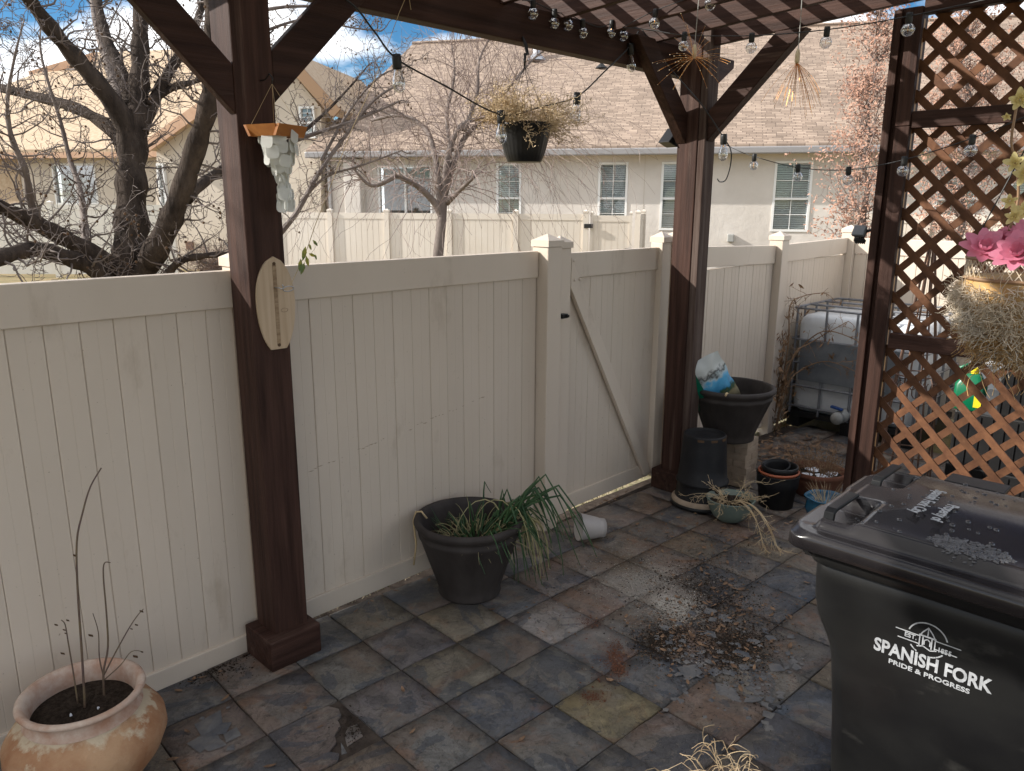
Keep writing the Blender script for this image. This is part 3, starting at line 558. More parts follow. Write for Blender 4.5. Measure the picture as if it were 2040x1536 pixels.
# roof: one broad plane towards us, hipped at its left end
eL, eR = sx(628), sR+.6; ze = zof(1200, 291, ov)
ridge_n = -5.6
def rp(px, py):  return AP(px, py, A1+N1*ridge_n, N1)
rl = rp(822, 88); rz = rl.z; rr = A1 + W1*(sR+.6) + N1*ridge_n; rr.z = rz
EL = A1+W1*eL+N1*ov; EL.z = ze; ER = A1+W1*eR+N1*ov; ER.z = ze
BL = A1+W1*eL+N1*(2*ridge_n-ov); BL.z = ze; BR_ = A1+W1*eR+N1*(2*ridge_n-ov); BR_.z = ze
slope = (V((0, 0, rz-ze)) + (-N1)*(ov-ridge_n)).normalized()
M['shingle'] = brickmat('tan_shingle', (.40, .305, .235), (.24, .178, .135), (.135, .098, .076), W1, slope, .25, .082, .007, .9, .8)
dz = V((0, 0, -.12))
def slab(m, P):
    n = len(P); i = len(m.v); m.v += [V(p) for p in P] + [V(p)+dz for p in P]; m.f.append(tuple(range(i, i+n))); m.f.append(tuple(reversed(range(i+n, i+2*n))))
    for k in range(n): m.f.append((i+k, i+n+k, i+n+(k+1) % n, i+(k+1) % n))
m = MB(); slab(m, [EL, ER, rr, rl]); r1 = m.build('roof', M['shingle'], h1)
m = MB(); slab(m, [BL, EL, rl]); slab(m, [BR_, BL, rl, rr]); m.build('roof', M['shingle'], h1)
m = MB(); m.tube([rl+V((0, 0, .02)), rr+V((0, 0, .02))], .07, 6); m.build('ridge_cap', M['shingle'], r1)
m = MB(); wbox(m, H1, eL, eR, ze-.24, ze-.06, ov-.02, ov+.11); m.build('gutter', M['gutter'], h1, bevel=.03)
m = MB(); wbox(m, H1, eL, eR, ze-.22, ze-.17, 0, ov-.03); m.build('soffit', M['soffit'], h1)
def on_roof(px, py):
    nn = slope.cross(W1).normalized(); return AP(px, py, EL, nn)
p = on_roof(1069, 118); m = MB(); m.lathe([(.34, -.05), (.2, .10), (.13, .16), (.13, .8)], p, 14); m.lathe([(.0, .80), (.13, .8)], p, 14); fl = m.build('flue', M['metal'], r1, smooth=True)
p = on_roof(1198, 134); m = MB(); m.lathe([(.2, -.03), (.07, .09), (.05, .1), (.05, .5), (.0, .5)], p, 10); m.build('vent_pipe', M['wire'], r1)
# left house, roofed in bare board
H2 = frame(0, 27.0, 460, 25.5); A2, W2, N2 = H2
h2 = thing('house', 'house with bare chipboard roof sheathing behind the bare tree', 'house', A2)
def s2(px, py=400): return (AP(px, py, A2, N2)-A2).dot(W2)
def z2(px, py, n=0): return AP(px, py, A2+N2*n, N2).z
win = rect_on(H2, 102, 326, 198, 408); z_e2 = z2(150, 300)
wall_with_holes(H2, s2(-260), s2(330), -.1, z_e2, [win]).build('wall', M['stucco2'], h2); window(h2, H2, win, split_v=True, blind=False)
m = MB(); wbox(m, H2, s2(-120), s2(48), -.1, z_e2-.1, .005, .05); m.build('sheathing_panel', M['osb'], h2)
n2r = -6.2; e0, e1 = s2(-300), s2(440); ze2 = z2(150, 297, .5); rzz = AP(300, 100, A2+N2*n2r, N2).z
P0 = A2+W2*e0+N2*.5; P1 = A2+W2*e1+N2*.5; P0.z = P1.z = ze2; Q0 = A2+W2*(s2(40)-1.2)+N2*n2r; Q1 = A2+W2*e1+N2*n2r; Q0.z = Q1.z = rzz
m = MB(); slab(m, [P0, P1, Q1, Q0]); r2 = m.build('roof', M['osb'], h2)
B0 = A2+W2*e0+N2*(2*n2r-.5); B0.z = ze2; B1 = A2+W2*e1+N2*(2*n2r-.5); B1.z = ze2
m = MB(); slab(m, [B0, P0, Q0]); slab(m, [B1, B0, Q0, Q1]); m.build('roof', M['osb'], h2)
m = MB(); wbox(m, H2, e0, s2(420), ze2-.28, ze2-.10, .42, .51); m.build('fascia', M['fascia'], h2)
for (pa, pb) in (((60, 150), (190, 112)), ((0, 200), (120, 165))):
    a = AP(*pa, A2+N2*(n2r*.75), N2); b = AP(*pb, A2+N2*(n2r*.8), N2); m = MB(); m.bar(a, b, .1, .28); m.build('roof_truss', M['fascia'], r2)
# gable wing of the left house
F3 = frame(300, 24.6, 640, 23.6); A3, W3, N3 = F3
def p3(px, py, n=0): return AP(px, py, A3+N3*n, N3)
poly = [p3(312, 560), p3(312, 288), p3(560, 118), p3(640, 215), p3(640, 560)]
pl = [((q-A3).dot(W3), q.z) for q in poly]; pl[0] = (pl[0][0], -.1); pl[-1] = (pl[-1][0], -.1)
m = MB(); m.prism(pl, A3, W3, UP, N3*-.3); m.build('gable_wall', M['stucco2'], h2)
for h in (rect_on(F3, 309+6, 326, 339, 424), rect_on(F3, 598, 213, 632, 276)):
    F3o = (A3+N3*.1, W3, N3); window(h2, F3o, h, .5, 2, 4, blind=False)
for (a, b) in (((296, 300), (560, 112)), ((560, 112), (668, 232))):
    a = p3(*a, .35); b = p3(*b, .35); d = (b-a).normalized(); nrm = N3.cross(d)
    if nrm.z < 0: nrm = -nrm
    m = MB(); m.prism([(0, 0), ((b-a).length, 0), ((b-a).length, .26), (0, .26)], a, d, nrm, N3*-6.0); m.build('roof', M['osb'], h2)
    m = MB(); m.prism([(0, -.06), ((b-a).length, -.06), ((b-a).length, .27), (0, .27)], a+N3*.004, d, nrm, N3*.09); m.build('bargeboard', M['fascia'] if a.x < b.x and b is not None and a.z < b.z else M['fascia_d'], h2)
m = MB(); wbox(m, F3, (p3(372, 490)-A3).dot(W3), (p3(386, 490)-A3).dot(W3), p3(380, 497).z, p3(380, 481).z, 0, .05); m.build('crawl_vent', M['rustrod'], h2)
# low side wing with a dark roof, between the two houses
F4 = frame(565, 24.9, 660, 24.5); A4, W4, N4 = F4
h4 = thing('house', 'low cream side wing with a dark shingle roof beside the downspout', 'house', A4)
def p4(px, py, n=0): return AP(px, py, A4+N4*n, N4)
s_ = lambda px: (p4(px, 380)-A4).dot(W4)
hw = rect_on(F4, 585, 353, 622, 413); zt4 = p4(600, 345).z
wall_with_holes(F4, s_(520), s_(664), -.1, zt4, [hw]).build('wall', M['stucco2'], h4); window(h4, F4, hw, .5, 3, 4, blind=False)
a, b = p4(510, 347, .4), p4(664, 347, .4); c_ = p4(664, 318, -2.2); d_ = p4(510, 318, -2.2); m = MB()
M['darkshingle'] = mat('dark_shingle', (.07, .066, .065), .9, (.12, .11, .10), 4, 8, (1,1,1), .6, 12, .03)
slab(m, [a, b, c_, d_]); m.build('roof', M['darkshingle'], h4)
# ------------------------------------------------------------------ far fences
def far_fence(name, label, pts, ztop, vm, gate_at=None, pw=.13, grp=None, zg=-.05):
    root = thing(name, label, 'fence', (pts[0].x, pts[0].y, 0), grp)
    for k, (a, b) in enumerate(zip(pts, pts[1:])):
        X = (b-a); X.z = 0; l = X.length; X.normalize(); Nn = V((X.y, -X.x, 0))
        if Nn.dot(CAM-a) < 0: Nn = -Nn
        O = V((a.x, a.y, 0)); m = MB(); hp = pw/2
        m.obox(O+X*(l/2)+UP*(ztop-.09), X, Nn, UP, l/2-hp, .025, .075); m.build('top_rail', M[vm], root); m = MB(); m.obox(O+X*(l/2)+UP*(.12), X, Nn, UP, l/2-hp, .025, .075); m.build('bottom_rail', M[vm], root)
        m = MB(); s = hp; pk = .155
        while s + .03 < l-hp:
            e = min(s+pk-.012, l-hp); m.obox(O+X*((s+e)/2)+UP*(ztop/2), X, Nn, UP, (e-s)/2, .012, ztop/2-.15); s += pk
        m.obox(O+X*(l/2)+UP*(ztop/2), X, Nn, UP, l/2-hp, .006, ztop/2-.15)
        m.build('picket_panel', M[vm], root)
    for p in pts:
        m = MB(); X = (pts[1]-pts[0]); X.z = 0; X.normalize(); Nn = V((X.y, -X.x, 0))
        m.obox(V((p.x, p.y, ztop/2-.05)), X, Nn, UP, pw/2, pw/2, ztop/2+.07); q = m.build('post', M[vm], root); post_cap(root, p.x, p.y, pw, ztop+.02, vm, par=q, ang=math.atan2(X.y, X.x))
    return root
FA = D(657, 410, 19.9); FB = D(1168, 410, 18.9)
def onF(px): 
    n = V((FB.y-FA.y, FA.x-FB.x, 0)).normalized(); return AP(px, 410, FA, n)
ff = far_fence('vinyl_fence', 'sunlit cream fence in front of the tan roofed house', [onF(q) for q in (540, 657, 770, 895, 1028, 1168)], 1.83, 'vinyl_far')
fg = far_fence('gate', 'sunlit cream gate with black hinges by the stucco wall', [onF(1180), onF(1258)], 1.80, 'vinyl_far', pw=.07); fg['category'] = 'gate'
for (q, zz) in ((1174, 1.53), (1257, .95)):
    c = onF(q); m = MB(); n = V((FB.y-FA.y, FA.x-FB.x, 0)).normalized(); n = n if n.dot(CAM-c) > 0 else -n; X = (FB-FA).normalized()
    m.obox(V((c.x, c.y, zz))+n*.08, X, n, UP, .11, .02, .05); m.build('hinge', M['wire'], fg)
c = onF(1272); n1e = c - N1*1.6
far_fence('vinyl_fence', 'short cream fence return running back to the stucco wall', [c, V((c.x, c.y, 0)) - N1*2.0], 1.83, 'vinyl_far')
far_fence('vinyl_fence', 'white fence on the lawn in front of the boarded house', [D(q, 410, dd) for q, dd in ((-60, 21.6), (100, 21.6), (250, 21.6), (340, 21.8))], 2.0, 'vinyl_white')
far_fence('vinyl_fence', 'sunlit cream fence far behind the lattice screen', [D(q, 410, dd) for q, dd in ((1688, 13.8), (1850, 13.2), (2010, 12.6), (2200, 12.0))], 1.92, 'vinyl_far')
# ------------------------------------------------------------------ trees
def wobble(a, b, n, amp, r):
    pts = []
    for k in range(n+1):
        t = k/n; p = a.lerp(b, t)
        if 0 < k < n: p += V((r.gauss(0, amp), r.gauss(0, amp), r.gauss(0, amp)))
        pts.append(p)
    return pts
def smooth_path(pts, sub=4):
    out = []
    for i in range(len(pts)-1):
        p0 = pts[max(i-1, 0)]; p1 = pts[i]; p2 = pts[i+1]; p3_ = pts[min(i+2, len(pts)-1)]
        for k in range(sub):
            t = k/sub; out.append(0.5*((2*p1) + (p2-p0)*t + (2*p0-5*p1+4*p2-p3_)*t*t + (3*p1-p0-3*p2+p3_)*t**3))
    out.append(pts[-1]); return out
def grow(m, p, d, L, r, lev, cfg, rn, tips):
    """gnarled twig: a wandering tapered tube with side twigs"""
    n = cfg['seg'][lev]; pts = [p]; q = p.copy(); dd = d.normalized(); step = L/n
    for k in range(n):
        dd = (dd + V((rn.gauss(0, 1), rn.gauss(0, 1), rn.gauss(0, 1)))*cfg['kink'][lev] + cfg['trop']*cfg['tw'][lev]).normalized(); q = q + dd*step; pts.append(q.copy())
    m.tube(pts, [max(r*(1-.75*k/n), cfg['rmin']) for k in range(n+1)], 5 if lev == 0 else 3, caps=False)
    if lev+1 < len(cfg['seg']):
        for k in range(1, n+1):
            for _ in range(cfg['kids'][lev]):
                if rn.random() < cfg['prob'][lev]:
                    t = (pts[k]-pts[k-1]).normalized(); side = V((rn.gauss(0, 1), rn.gauss(0, 1), rn.gauss(0, 1))); side = (side - t*side.dot(t)).normalized()
                    a = cfg['ang']; nd = (t*math.cos(a) + side*math.sin(a)); grow(m, pts[k].copy(), nd, L*cfg['len'][lev]*rn.uniform(.55, 1.2), r*(1-.75*k/n)*.6, lev+1, cfg, rn, tips)
    else: tips.append((pts[-1], dd))
# the gnarled tree behind the left fence
TD = 6.4
def tp(px, py, dz=0.0): return D(px, py, TD+dz)
rn = random.Random(11)
base = tp(262, 620); base.z = -.05
tree = thing('bare_tree', 'gnarled bare tree with dark fissured bark behind the left fence', 'tree', base)
tr = MB()
px2m = TD/FPX
root_px = tp(262, 560)
limbs = [  # (points in the picture with depth offset, radius px start, end)
 ([(262, 620, 0), (262, 520, 0), (262, 430, .0), (263, 330, 0), (272, 240, 0), (278, 150, .05), (280, 60, .1), (282, -60, .2), (290, -200, .3)], 42, 8, 'trunk'),
 ([(262, 330, 0), (245, 240, -.1), (190, 160, -.3), (125, 85, -.5), (60, 0, -.8), (10, -90, -1.1)], 23, 10, 'limb'),
 ([(276, 560, 0), (320, 480, -.2), (355, 400, -.35), (388, 300, -.5), (420, 190, -.7), (425, 90, -.8), (418, -20, -.9), (400, -140, -1.)], 26, 11, 'limb'),
 ([(255, 560, 0), (210, 520, -.15), (120, 470, -.4), (40, 430, -.7), (-40, 395, -1.)], 21, 12, 'limb'),
 ([(240, 590, 0), (200, 545, -.3), (140, 515, -.5), (70, 498, -.8), (10, 510, -1.2), (-60, 540, -1.4)], 17, 12, 'limb'),
 ([(258, 330, 0), (225, 262, .2), (150, 215, .3), (60, 190, .5), (-40, 165, .7)], 16, 8, 'limb'),
 ([(262, 215, 0), (240, 140, .2), (210, 70, .4), (190, -20, .6), (170, -120, .8)], 15, 7, 'limb'),
 ([(255, 250, 0), (222, 150, .5), (200, 80, .7), (185, 10, 1.0), (178, -80, 1.2)], 11, 5, 'pale'),
 ([(280, 260, 0), (312, 190, .1), (345, 130, .2), (385, 60, .3), (420, -40, .4)], 15, 6, 'limb'),
 ([(292, 205, 0), (345, 175, .2), (400, 158, .4), (470, 120, .7), (545, 60, 1.)], 9, 2, 'limb'),
 ([(372, 395, -.3), (410, 360, .0), (465, 328, .4), (540, 300, .9), (600, 265, 1.2), (650, 222, 1.5), (700, 170, 1.7), (735, 128, 1.8)], 13, 1.2, 'limb'),
 ([(80, 452, -.55), (62, 405, -.65), (50, 340, -.8), (22, 270, -.9), (15, 200, -1.0), (30, 110, -1.1), (48, 40, -1.1)], 9, 1.0, 'pale'),
 ([(170, 492, -.3), (168, 440, -.1), (160, 380, .0), (140, 320, .1), (120, 240, .1), (95, 160, .0), (80, 90, 0), (85, 10, 0)], 8, 1.2, 'pale'),
 ([(300, 580, -.1), (330, 550, -.1), (360, 520, -.2), (405, 510, -.2), (460, 505, 0), (520, 500, .1)], 10, 4, 'limb'),
]
spawn = []
for (P, ra, rb, nm) in limbs:
    pts = smooth_path([tp(*q) for q in P], 5); n = len(pts)
    rad = [(ra + (rb-ra)*(k/(n-1))**.8)*px2m*(1+.10*math.sin(k*1.7+ra)+rn.uniform(-.05, .05)) for k in range(n)]
    if nm == 'trunk': pts[0].z = -.06; pts[1].z = .25; rad[0] *= 1.5; rad[1] *= 1.25
    m = MB(); m.tube(pts, rad, 12 if ra > 14 else 8); m.build({'trunk': 'trunk', 'limb': 'limb', 'pale': 'limb'}[nm], M['bark'] if nm != 'pale' else M['palebark'], tree, smooth=True)
    for k in range(2, n): spawn.append((pts[k], (pts[k]-pts[k-1]).normalized(), rad[k], nm, k/n))
cfg = dict(seg=(6, 5, 4), kink=(.30, .42, .45), trop=V((0, 0, 1)), tw=(.12, .06, .03), rmin=.0022, kids=(1, 1), prob=(.7, .55), len=(.45, .5), ang=1.05)
tw_ = MB(); tips = []
for (p, d, r, nm, t) in spawn:
    for _ in range(2):
        if rn.random() < .52:
            side = V((rn.gauss(0, 1), rn.gauss(0, 1), rn.gauss(0, .9))); side = (side-d*side.dot(d)).normalized()
            grow(tw_, p+side*r*.7, side+d*.35, rn.uniform(.22, .62), min(.009, r*.35), 0, cfg, rn, tips)
# fine branches reaching past the post towards the weeping tree
for (P, ra) in (([(560, 290), (640, 262), (720, 235), (800, 200)], 6), ([(545, 480), (590, 425), (635, 345), (690, 268), (745, 200), (800, 165)], 7), ([(600, 400), (650, 352), (720, 330), (800, 300)], 4), ([(500, 75), (560, 50), (620, 38), (700, 55), (760, 62)], 4), ([(640, 320), (700, 215), (760, 150), (820, 130)], 4), ([(480, 30), (565, 14), (650, 15), (700, 34)], 5)):
    pts = smooth_path([tp(x, y, .9+.0005*x) for x, y in P], 5); n = len(pts); tw_.tube(pts, [ra*px2m*(1-.7*k/n) for k in range(n)], 6)
    for k in range(2, n):
        for _ in range(1):
            d = (pts[k]-pts[k-1]).normalized(); side = V((rn.gauss(0, 1), rn.gauss(0, 1), rn.gauss(0, .8))); side = (side-d*side.dot(d)).normalized(); grow(tw_, pts[k], side+d*.6, rn.uniform(.15, .42), .006, 0, cfg, rn, tips)
tw_.build('crown', M['twig'], tree, fix=False)
bb = MB()
for (p, d) in rn.sample(tips, min(len(tips), 420)): bb.ball(p, .011, 5, 4)
bb.build('berries', M['mark'], tree, fix=False, kind='stuff')
# small weeping tree on the far side of the fence
WD = 12.5; px2 = WD/FPX
def wp(px, py, dz=0): return D(px, py, WD+dz)
base = wp(868, 600); base.z = -.05
wt = thing('weeping_tree', 'small bare weeping tree with drooping pale twigs behind the fence', 'tree', base)
rn = random.Random(4); tw_ = MB(); tips = []
wl_ = [([(868, 640, 0), (872, 520, 0), (880, 440, 0), (885, 380, 0), (895, 300, 0), (920, 250, 0), (960, 235, .2)], 12.5, 3), ([(880, 430, 0), (862, 400, -.1), (830, 370, -.3), (790, 350, -.5)], 8, 4), ([(884, 390, 0), (905, 320, .1), (935, 262, .2), (985, 235, .4), (1040, 225, .6)], 8, 2), ([(880, 420, 0), (872, 360, 0), (868, 320, .2), (850, 260, .4), (800, 230, .6), (740, 240, .9)], 8, 3), ([(890, 405, 0), (915, 380, -.2), (945, 352, -.4)], 6, 3), ([(900, 300, 0), (890, 230, .2), (905, 150, .3), (900, 90, .4)], 5, 1.5), ([(925, 260, 0), (950, 190, .2), (955, 120, .3), (985, 60, .4)], 5, 1.5), ([(960, 240, .2), (1010, 180, .3), (1060, 120, .5), (1100, 90, .6)], 4, 1.5), ([(790, 350, -.5), (740, 370, -.6), (700, 330, -.8)], 5, 2)]
cfg = dict(seg=(8, 6), kink=(.16, .2), trop=V((0, 0, -1)), tw=(.17, .12), rmin=.0024, kids=(1,), prob=(.6,), len=(.55,), ang=.7)
cfu = dict(cfg, trop=V((0, 0, 1)), tw=(.10, .08))
for i, (P, ra, rb) in enumerate(wl_):
    pts = smooth_path([wp(*q) for q in P], 5); n = len(pts); rad = [(ra+(rb-ra)*k/(n-1))*px2 for k in range(n)]
    if i == 0: pts[0].z = -.06
    m = MB(); m.tube(pts, rad, 10); m.build('trunk' if i == 0 else 'limb', M['palebark'], wt, smooth=True)
    for k in range((13 if i == 0 else 3), n):
        d = (pts[k]-pts[k-1]).normalized()
        for _ in range(4):
            side = V((rn.gauss(0, 1), rn.gauss(0, 1), rn.gauss(0, .7))); side = (side-d*side.dot(d)).normalized()
            if rn.random() < (.2 if i not in (5, 6, 7) else .55): grow(tw_, pts[k], side+d*.4+UP*.4, rn.uniform(.5, 1.5), .007, 0, cfu, rn, tips)
            elif rn.random() < .48: grow(tw_, pts[k], side+d*.5+UP*.35, rn.uniform(.7, 1.9), .008, 0, cfg, rn, tips)
# long streamers weeping to the right
for k in range(30):
    a = wp(rn.uniform(960, 1080), rn.uniform(225, 300), rn.uniform(-.2, .8)); grow(tw_, a, MR*rn.uniform(.2, 1.0)+UP*rn.uniform(-.3, .5), rn.uniform(1.0, 2.0), .006, 0, cfg, rn, tips)
tw_.build('crown', M['paletwig'], wt, fix=False)
# two russet trees beyond the lattice
def russet(label, px, pyb, dep, h_px, wpx, seed, nlimb, lean=0):
    rn = random.Random(seed); base = D(px, pyb, dep); base.z = -.05; q = dep/FPX
    root = thing('russet_tree', label, 'tree', base); tr = MB(); tw2 = MB(); tips = []
    top = D(px+lean, pyb-h_px, dep); pts = wobble(V((base.x, base.y, -.06)), top, 14, .05, rn); n = len(pts)
    tr.tube(pts, [10*q*(1-.85*k/n) for k in range(n)], 8)
    cfg = dict(seg=(6, 4), kink=(.20, .34), trop=V((0, 0, 1)), tw=(.16, .08), rmin=.003, kids=(2,), prob=(.8,), len=(.36,), ang=.95)
    for k in range(3, n):
        t = (k-3)/(n-3); L = wpx*q*(1.05-.75*t)*(.75 if k < 5 else 1)
        for _ in range(nlimb):
            a = rn.uniform(0, 2*PI); d = V((math.cos(a), math.sin(a), rn.uniform(.25, .9))); grow(tw2, pts[k], d, L*rn.uniform(.6, 1.1), .011, 0, cfg, rn, tips)
    tr.build('trunk', M['palebark'], root, smooth=True); tw2.build('crown', M['paletwig'], root, fix=False)
    lf = MB()
    for (p, d) in tips:
        for _ in range(rn.randint(6, 11)):
            c = p + V((rn.gauss(0, .06), rn.gauss(0, .06), rn.gauss(0, .06))); u = V((rn.gauss(0, 1), rn.gauss(0, 1), rn.gauss(0, 1))).normalized(); v = u.orthogonal().normalized(); s = rn.uniform(.016, .032)
            lf.quad(c-u*s, c+v*s*.6, c+u*s, c-v*s*.6)
    lf.build('leaves', M['russet'], root, fix=False); return root
russet('slender tree holding russet dead leaves in front of the stucco wall', 1728, 470, 10.5, 440, 150, 21, 8, 20)
russet('russet leaved tree standing wholly behind the lattice', 1930, 480, 11.5, 520, 190, 22, 10, 10)
# round bare shrub against the gable wall
rn = random.Random(8); c = D(430, 480, 21.5); c.z = .0; sh = thing('shrub', 'round bare brown shrub in front of the gable wall', 'shrub', c); m = MB(); tips = []
cfg = dict(seg=(5, 4), kink=(.18, .3), trop=V((0, 0, 1)), tw=(.05, .02), rmin=.004, kids=(2,), prob=(.9,), len=(.42,), ang=.7)
for k in range(110):
    a = rn.uniform(0, 2*PI); e = rn.uniform(.15, 1.4); grow(m, c+V((rn.gauss(0, .08), rn.gauss(0, .08), 0)), V((math.cos(a)*math.cos(e), math.sin(a)*math.cos(e), math.sin(e))), rn.uniform(.75, 1.0), .01, 0, cfg, rn, tips)
m.build('branches', M['shrub'], sh, fix=False)

# a second bare tree out of the picture, whose branches shade the patio
rn = random.Random(71); base = V((-5.3, 5.2, -.05)); t2 = thing('bare_tree', 'bare tree standing alone further along the outside of the fence', 'tree', base)
m = MB(); tw_ = MB(); tips = []; tk = wobble(base, base+V((.2, 0, 2.6)), 6, .05, rn); m.tube(tk, [.2-.018*k for k in range(7)], 10); m.build('trunk', M['bark'], t2, smooth=True)
cfg = dict(seg=(8, 6, 5), kink=(.14, .25, .35), trop=V((0, 0, 1)), tw=(.06, .04, .02), rmin=.004, kids=(2, 1), prob=(.85, .75), len=(.5, .5), ang=.8)
for k in range(30):
    a = rn.uniform(0, 2*PI); e = rn.uniform(.3, 1.4); d = V((math.cos(a)*math.cos(e), math.sin(a)*math.cos(e), math.sin(e))); grow(tw_, tk[rn.randint(3, 6)], d, rn.uniform(2.0, 3.8), .055, 0, cfg, rn, tips)
tw_.build('crown', M['twig'], t2, fix=False)
# ------------------------------------------------------------------ rubbish cart
lx0, lx1, ly0, ly1 = .705, 1.49, -1.565, -2.50
cart = thing('trash_cart', 'large black wheeled trash cart with white city lettering', 'trash cart', (1.1, -2.05, 0))
def rrect(x0, x1, y0, y1, r, n=6):
    P = []
    for (cx, cy, a0) in ((x1-r, y1-r, 0), (x0+r, y1-r, PI/2), (x0+r, y0+r, PI), (x1-r, y0+r, 3*PI/2)):
        for k in range(n+1): a = a0+PI/2*k/n; P.append((cx+r*math.cos(a), cy+r*math.sin(a)))
    return P
def loft(m, rings, cap=(True, True)):
    n = len(rings[0]); i0 = len(m.v)
    for rg_ in rings: m.v += [V(p) for p in rg_]
    for k in range(len(rings)-1):
        for j in range(n): a = i0+k*n+j; b = i0+k*n+(j+1) % n; m.f.append((a, b, b+n, a+n))
    if cap[0]: m.f.append(tuple(i0+j for j in reversed(range(n))))
    if cap[1]: m.f.append(tuple(i0+(len(rings)-1)*n+j for j in range(n)))
def xin(z): return .06*(1-z)
rings = []
for (z, fr) in ((.03, .115), (.2, .10), (.45, .085), (.62, .07), (.665, .062), (.70, .048), (.74, .028), (.78, .012), (.83, .002), (.90, 0), (1.0, 0)):
    x0 = .745+xin(z); x1 = 1.452-xin(z); yf = -1.645-fr; yb = -2.40+.09*(1-z)
    rings.append([(p[0], p[1], z) for p in rrect(x0, x1, yb, yf, .055)])
m = MB(); loft(m, rings); body = m.build('body', M['cart'], cart, smooth=True)
rings = [[(p[0], p[1], z) for p in rrect(.745-o_, 1.452+o_, -2.41-o_, -1.645+o_, .06)] for (z, o_) in ((.955, .003), (.96, .012), (1.0, .014), (1.012, .008))]
m = MB(); loft(m, rings); m.build('collar', M['cart'], body, smooth=True, bevel=0)
for xx in (.80,):
    m = MB(); m.box((xx, -1.636, .945), (xx+.05, -1.60, 1.02)); m.box((xx-.03, -1.632, .965), (xx-.015, -1.605, 1.02)); m.build('catch_tab', M['cart'], body)
for yy in (.815, 1.38):
    m = MB(); m.lathe([(.02, -.03), (.125, -.028), (.13, -.015), (.13, .015), (.125, .028), (.02, .03)], V((yy, -2.36, .13)), 24, V((0, 1, 0)), V((0, 0, 1)), V((1, 0, 0)), caps=(True, True)); m.build('wheel', M['cart'], cart, smooth=True)
def sst(x, a, b): t = max(0, min(1, (x-a)/(b-a))); return t*t*(3-2*t)
def lid_h(x, y):
    dx = min(x-lx0, lx1-x); dy = min(ly0-y, y-ly1)
    dl = min(dx, ly0-y)
    d = min(dx, dy) if min(dx, dy) > .10 else min(min(dx, dy), math.inf)
    r = .09
    if dx < r and dy < r: d = r - math.hypot(r-dx, r-dy)
    h = .014*sst(d, 0, .012) + .046*sst(d, .058, .082) + .026*sst(d, .09, .38)
    u = x-lx0; v = ly0-y
    for (u0, u1) in ((.105, .275), (.51, .68)):
        k = sst(u, u0-.035, u0) * (1-sst(u, u1, u1+.035)) * (1-sst(v, .155, .20)); h = h*(1-k) + (.012)*k
    return h
nx_, ny_ = 72, 84; m = MB(); zr = 1.045
P = []
for j in range(ny_+1):
    for i in range(nx_+1):
        a, b = -1+2*i/nx_, -1+2*j/ny_
        # square grid squeezed into a rounded rectangle
        X_, Y_ = (lx1-lx0)/2, (ly0-ly1)/2; x = a*X_; y = b*Y_; r = .06
        ex, ey = max(abs(x)-(X_-r), 0), max(abs(y)-(Y_-r), 0); 
        if ex > 0 and ey > 0:
            q = max(ex, ey)/math.hypot(ex, ey); x = math.copysign(X_-r+ex*q, x); y = math.copysign(Y_-r+ey*q, y)
        x += (lx0+lx1)/2; y += (ly0+ly1)/2; m.v.append(V((x, y, zr + lid_h(x, y))))
for j in range(ny_):
    for i in range(nx_): k = j*(nx_+1)+i; m.f.append((k, k+1, k+nx_+2, k+nx_+1))
rim = [i for i in range(nx_+1)] + [j*(nx_+1)+nx_ for j in range(1, ny_+1)] + [ny_*(nx_+1)+i for i in range(nx_-1, -1, -1)] + [j*(nx_+1) for j in range(ny_-1, 0, -1)]
k0 = len(m.v)
cx_, cy_ = (lx0+lx1)/2, (ly0+ly1)/2
for (dz_, gr) in ((-.008, 1.004), (-.040, 1.006), (-.044, .995), (-.035, .985)):
    for q in rim: p = m.v[q]; m.v.append(V((cx_+(p.x-cx_)*gr, cy_+(p.y-cy_)*gr, zr+dz_)))
n = len(rim); prev = rim
for lv in range(4):
    cur = [k0+lv*n+k for k in range(n)]
    for k in range(n): m.f.append((prev[k], cur[k], cur[(k+1) % n], prev[(k+1) % n]))
    prev = cur
lid = m.build('lid', M['cartlid'], cart, smooth=True)
for (u0, u1) in ((.105, .275), (.51, .68)):
    m = MB(); ya, yb = ly0-.085, ly0-.118; x0, x1 = lx0+u0-.012, lx0+u1+.02
    pr = [(x0-.012, zr+.020), (x0, zr+.068), (x0+.02, zr+.078), (x1, zr+.078), (x1+.01, zr+.066), (x0+.024, zr+.066), (x0+.012, zr+.060), (x0+.004, zr+.020)]
    m.prism(pr, V((0, ya, 0)), V((1, 0, 0)), UP, V((0, yb-ya, 0))); m.build('handle', M['cart'], lid, bevel=.003)
m = MB(); m.box((1.40, -2.02, zr+.045), (1.505, -1.83, zr+.062)); m.build('hinge_bar', M['cart'], lid, bevel=.004)
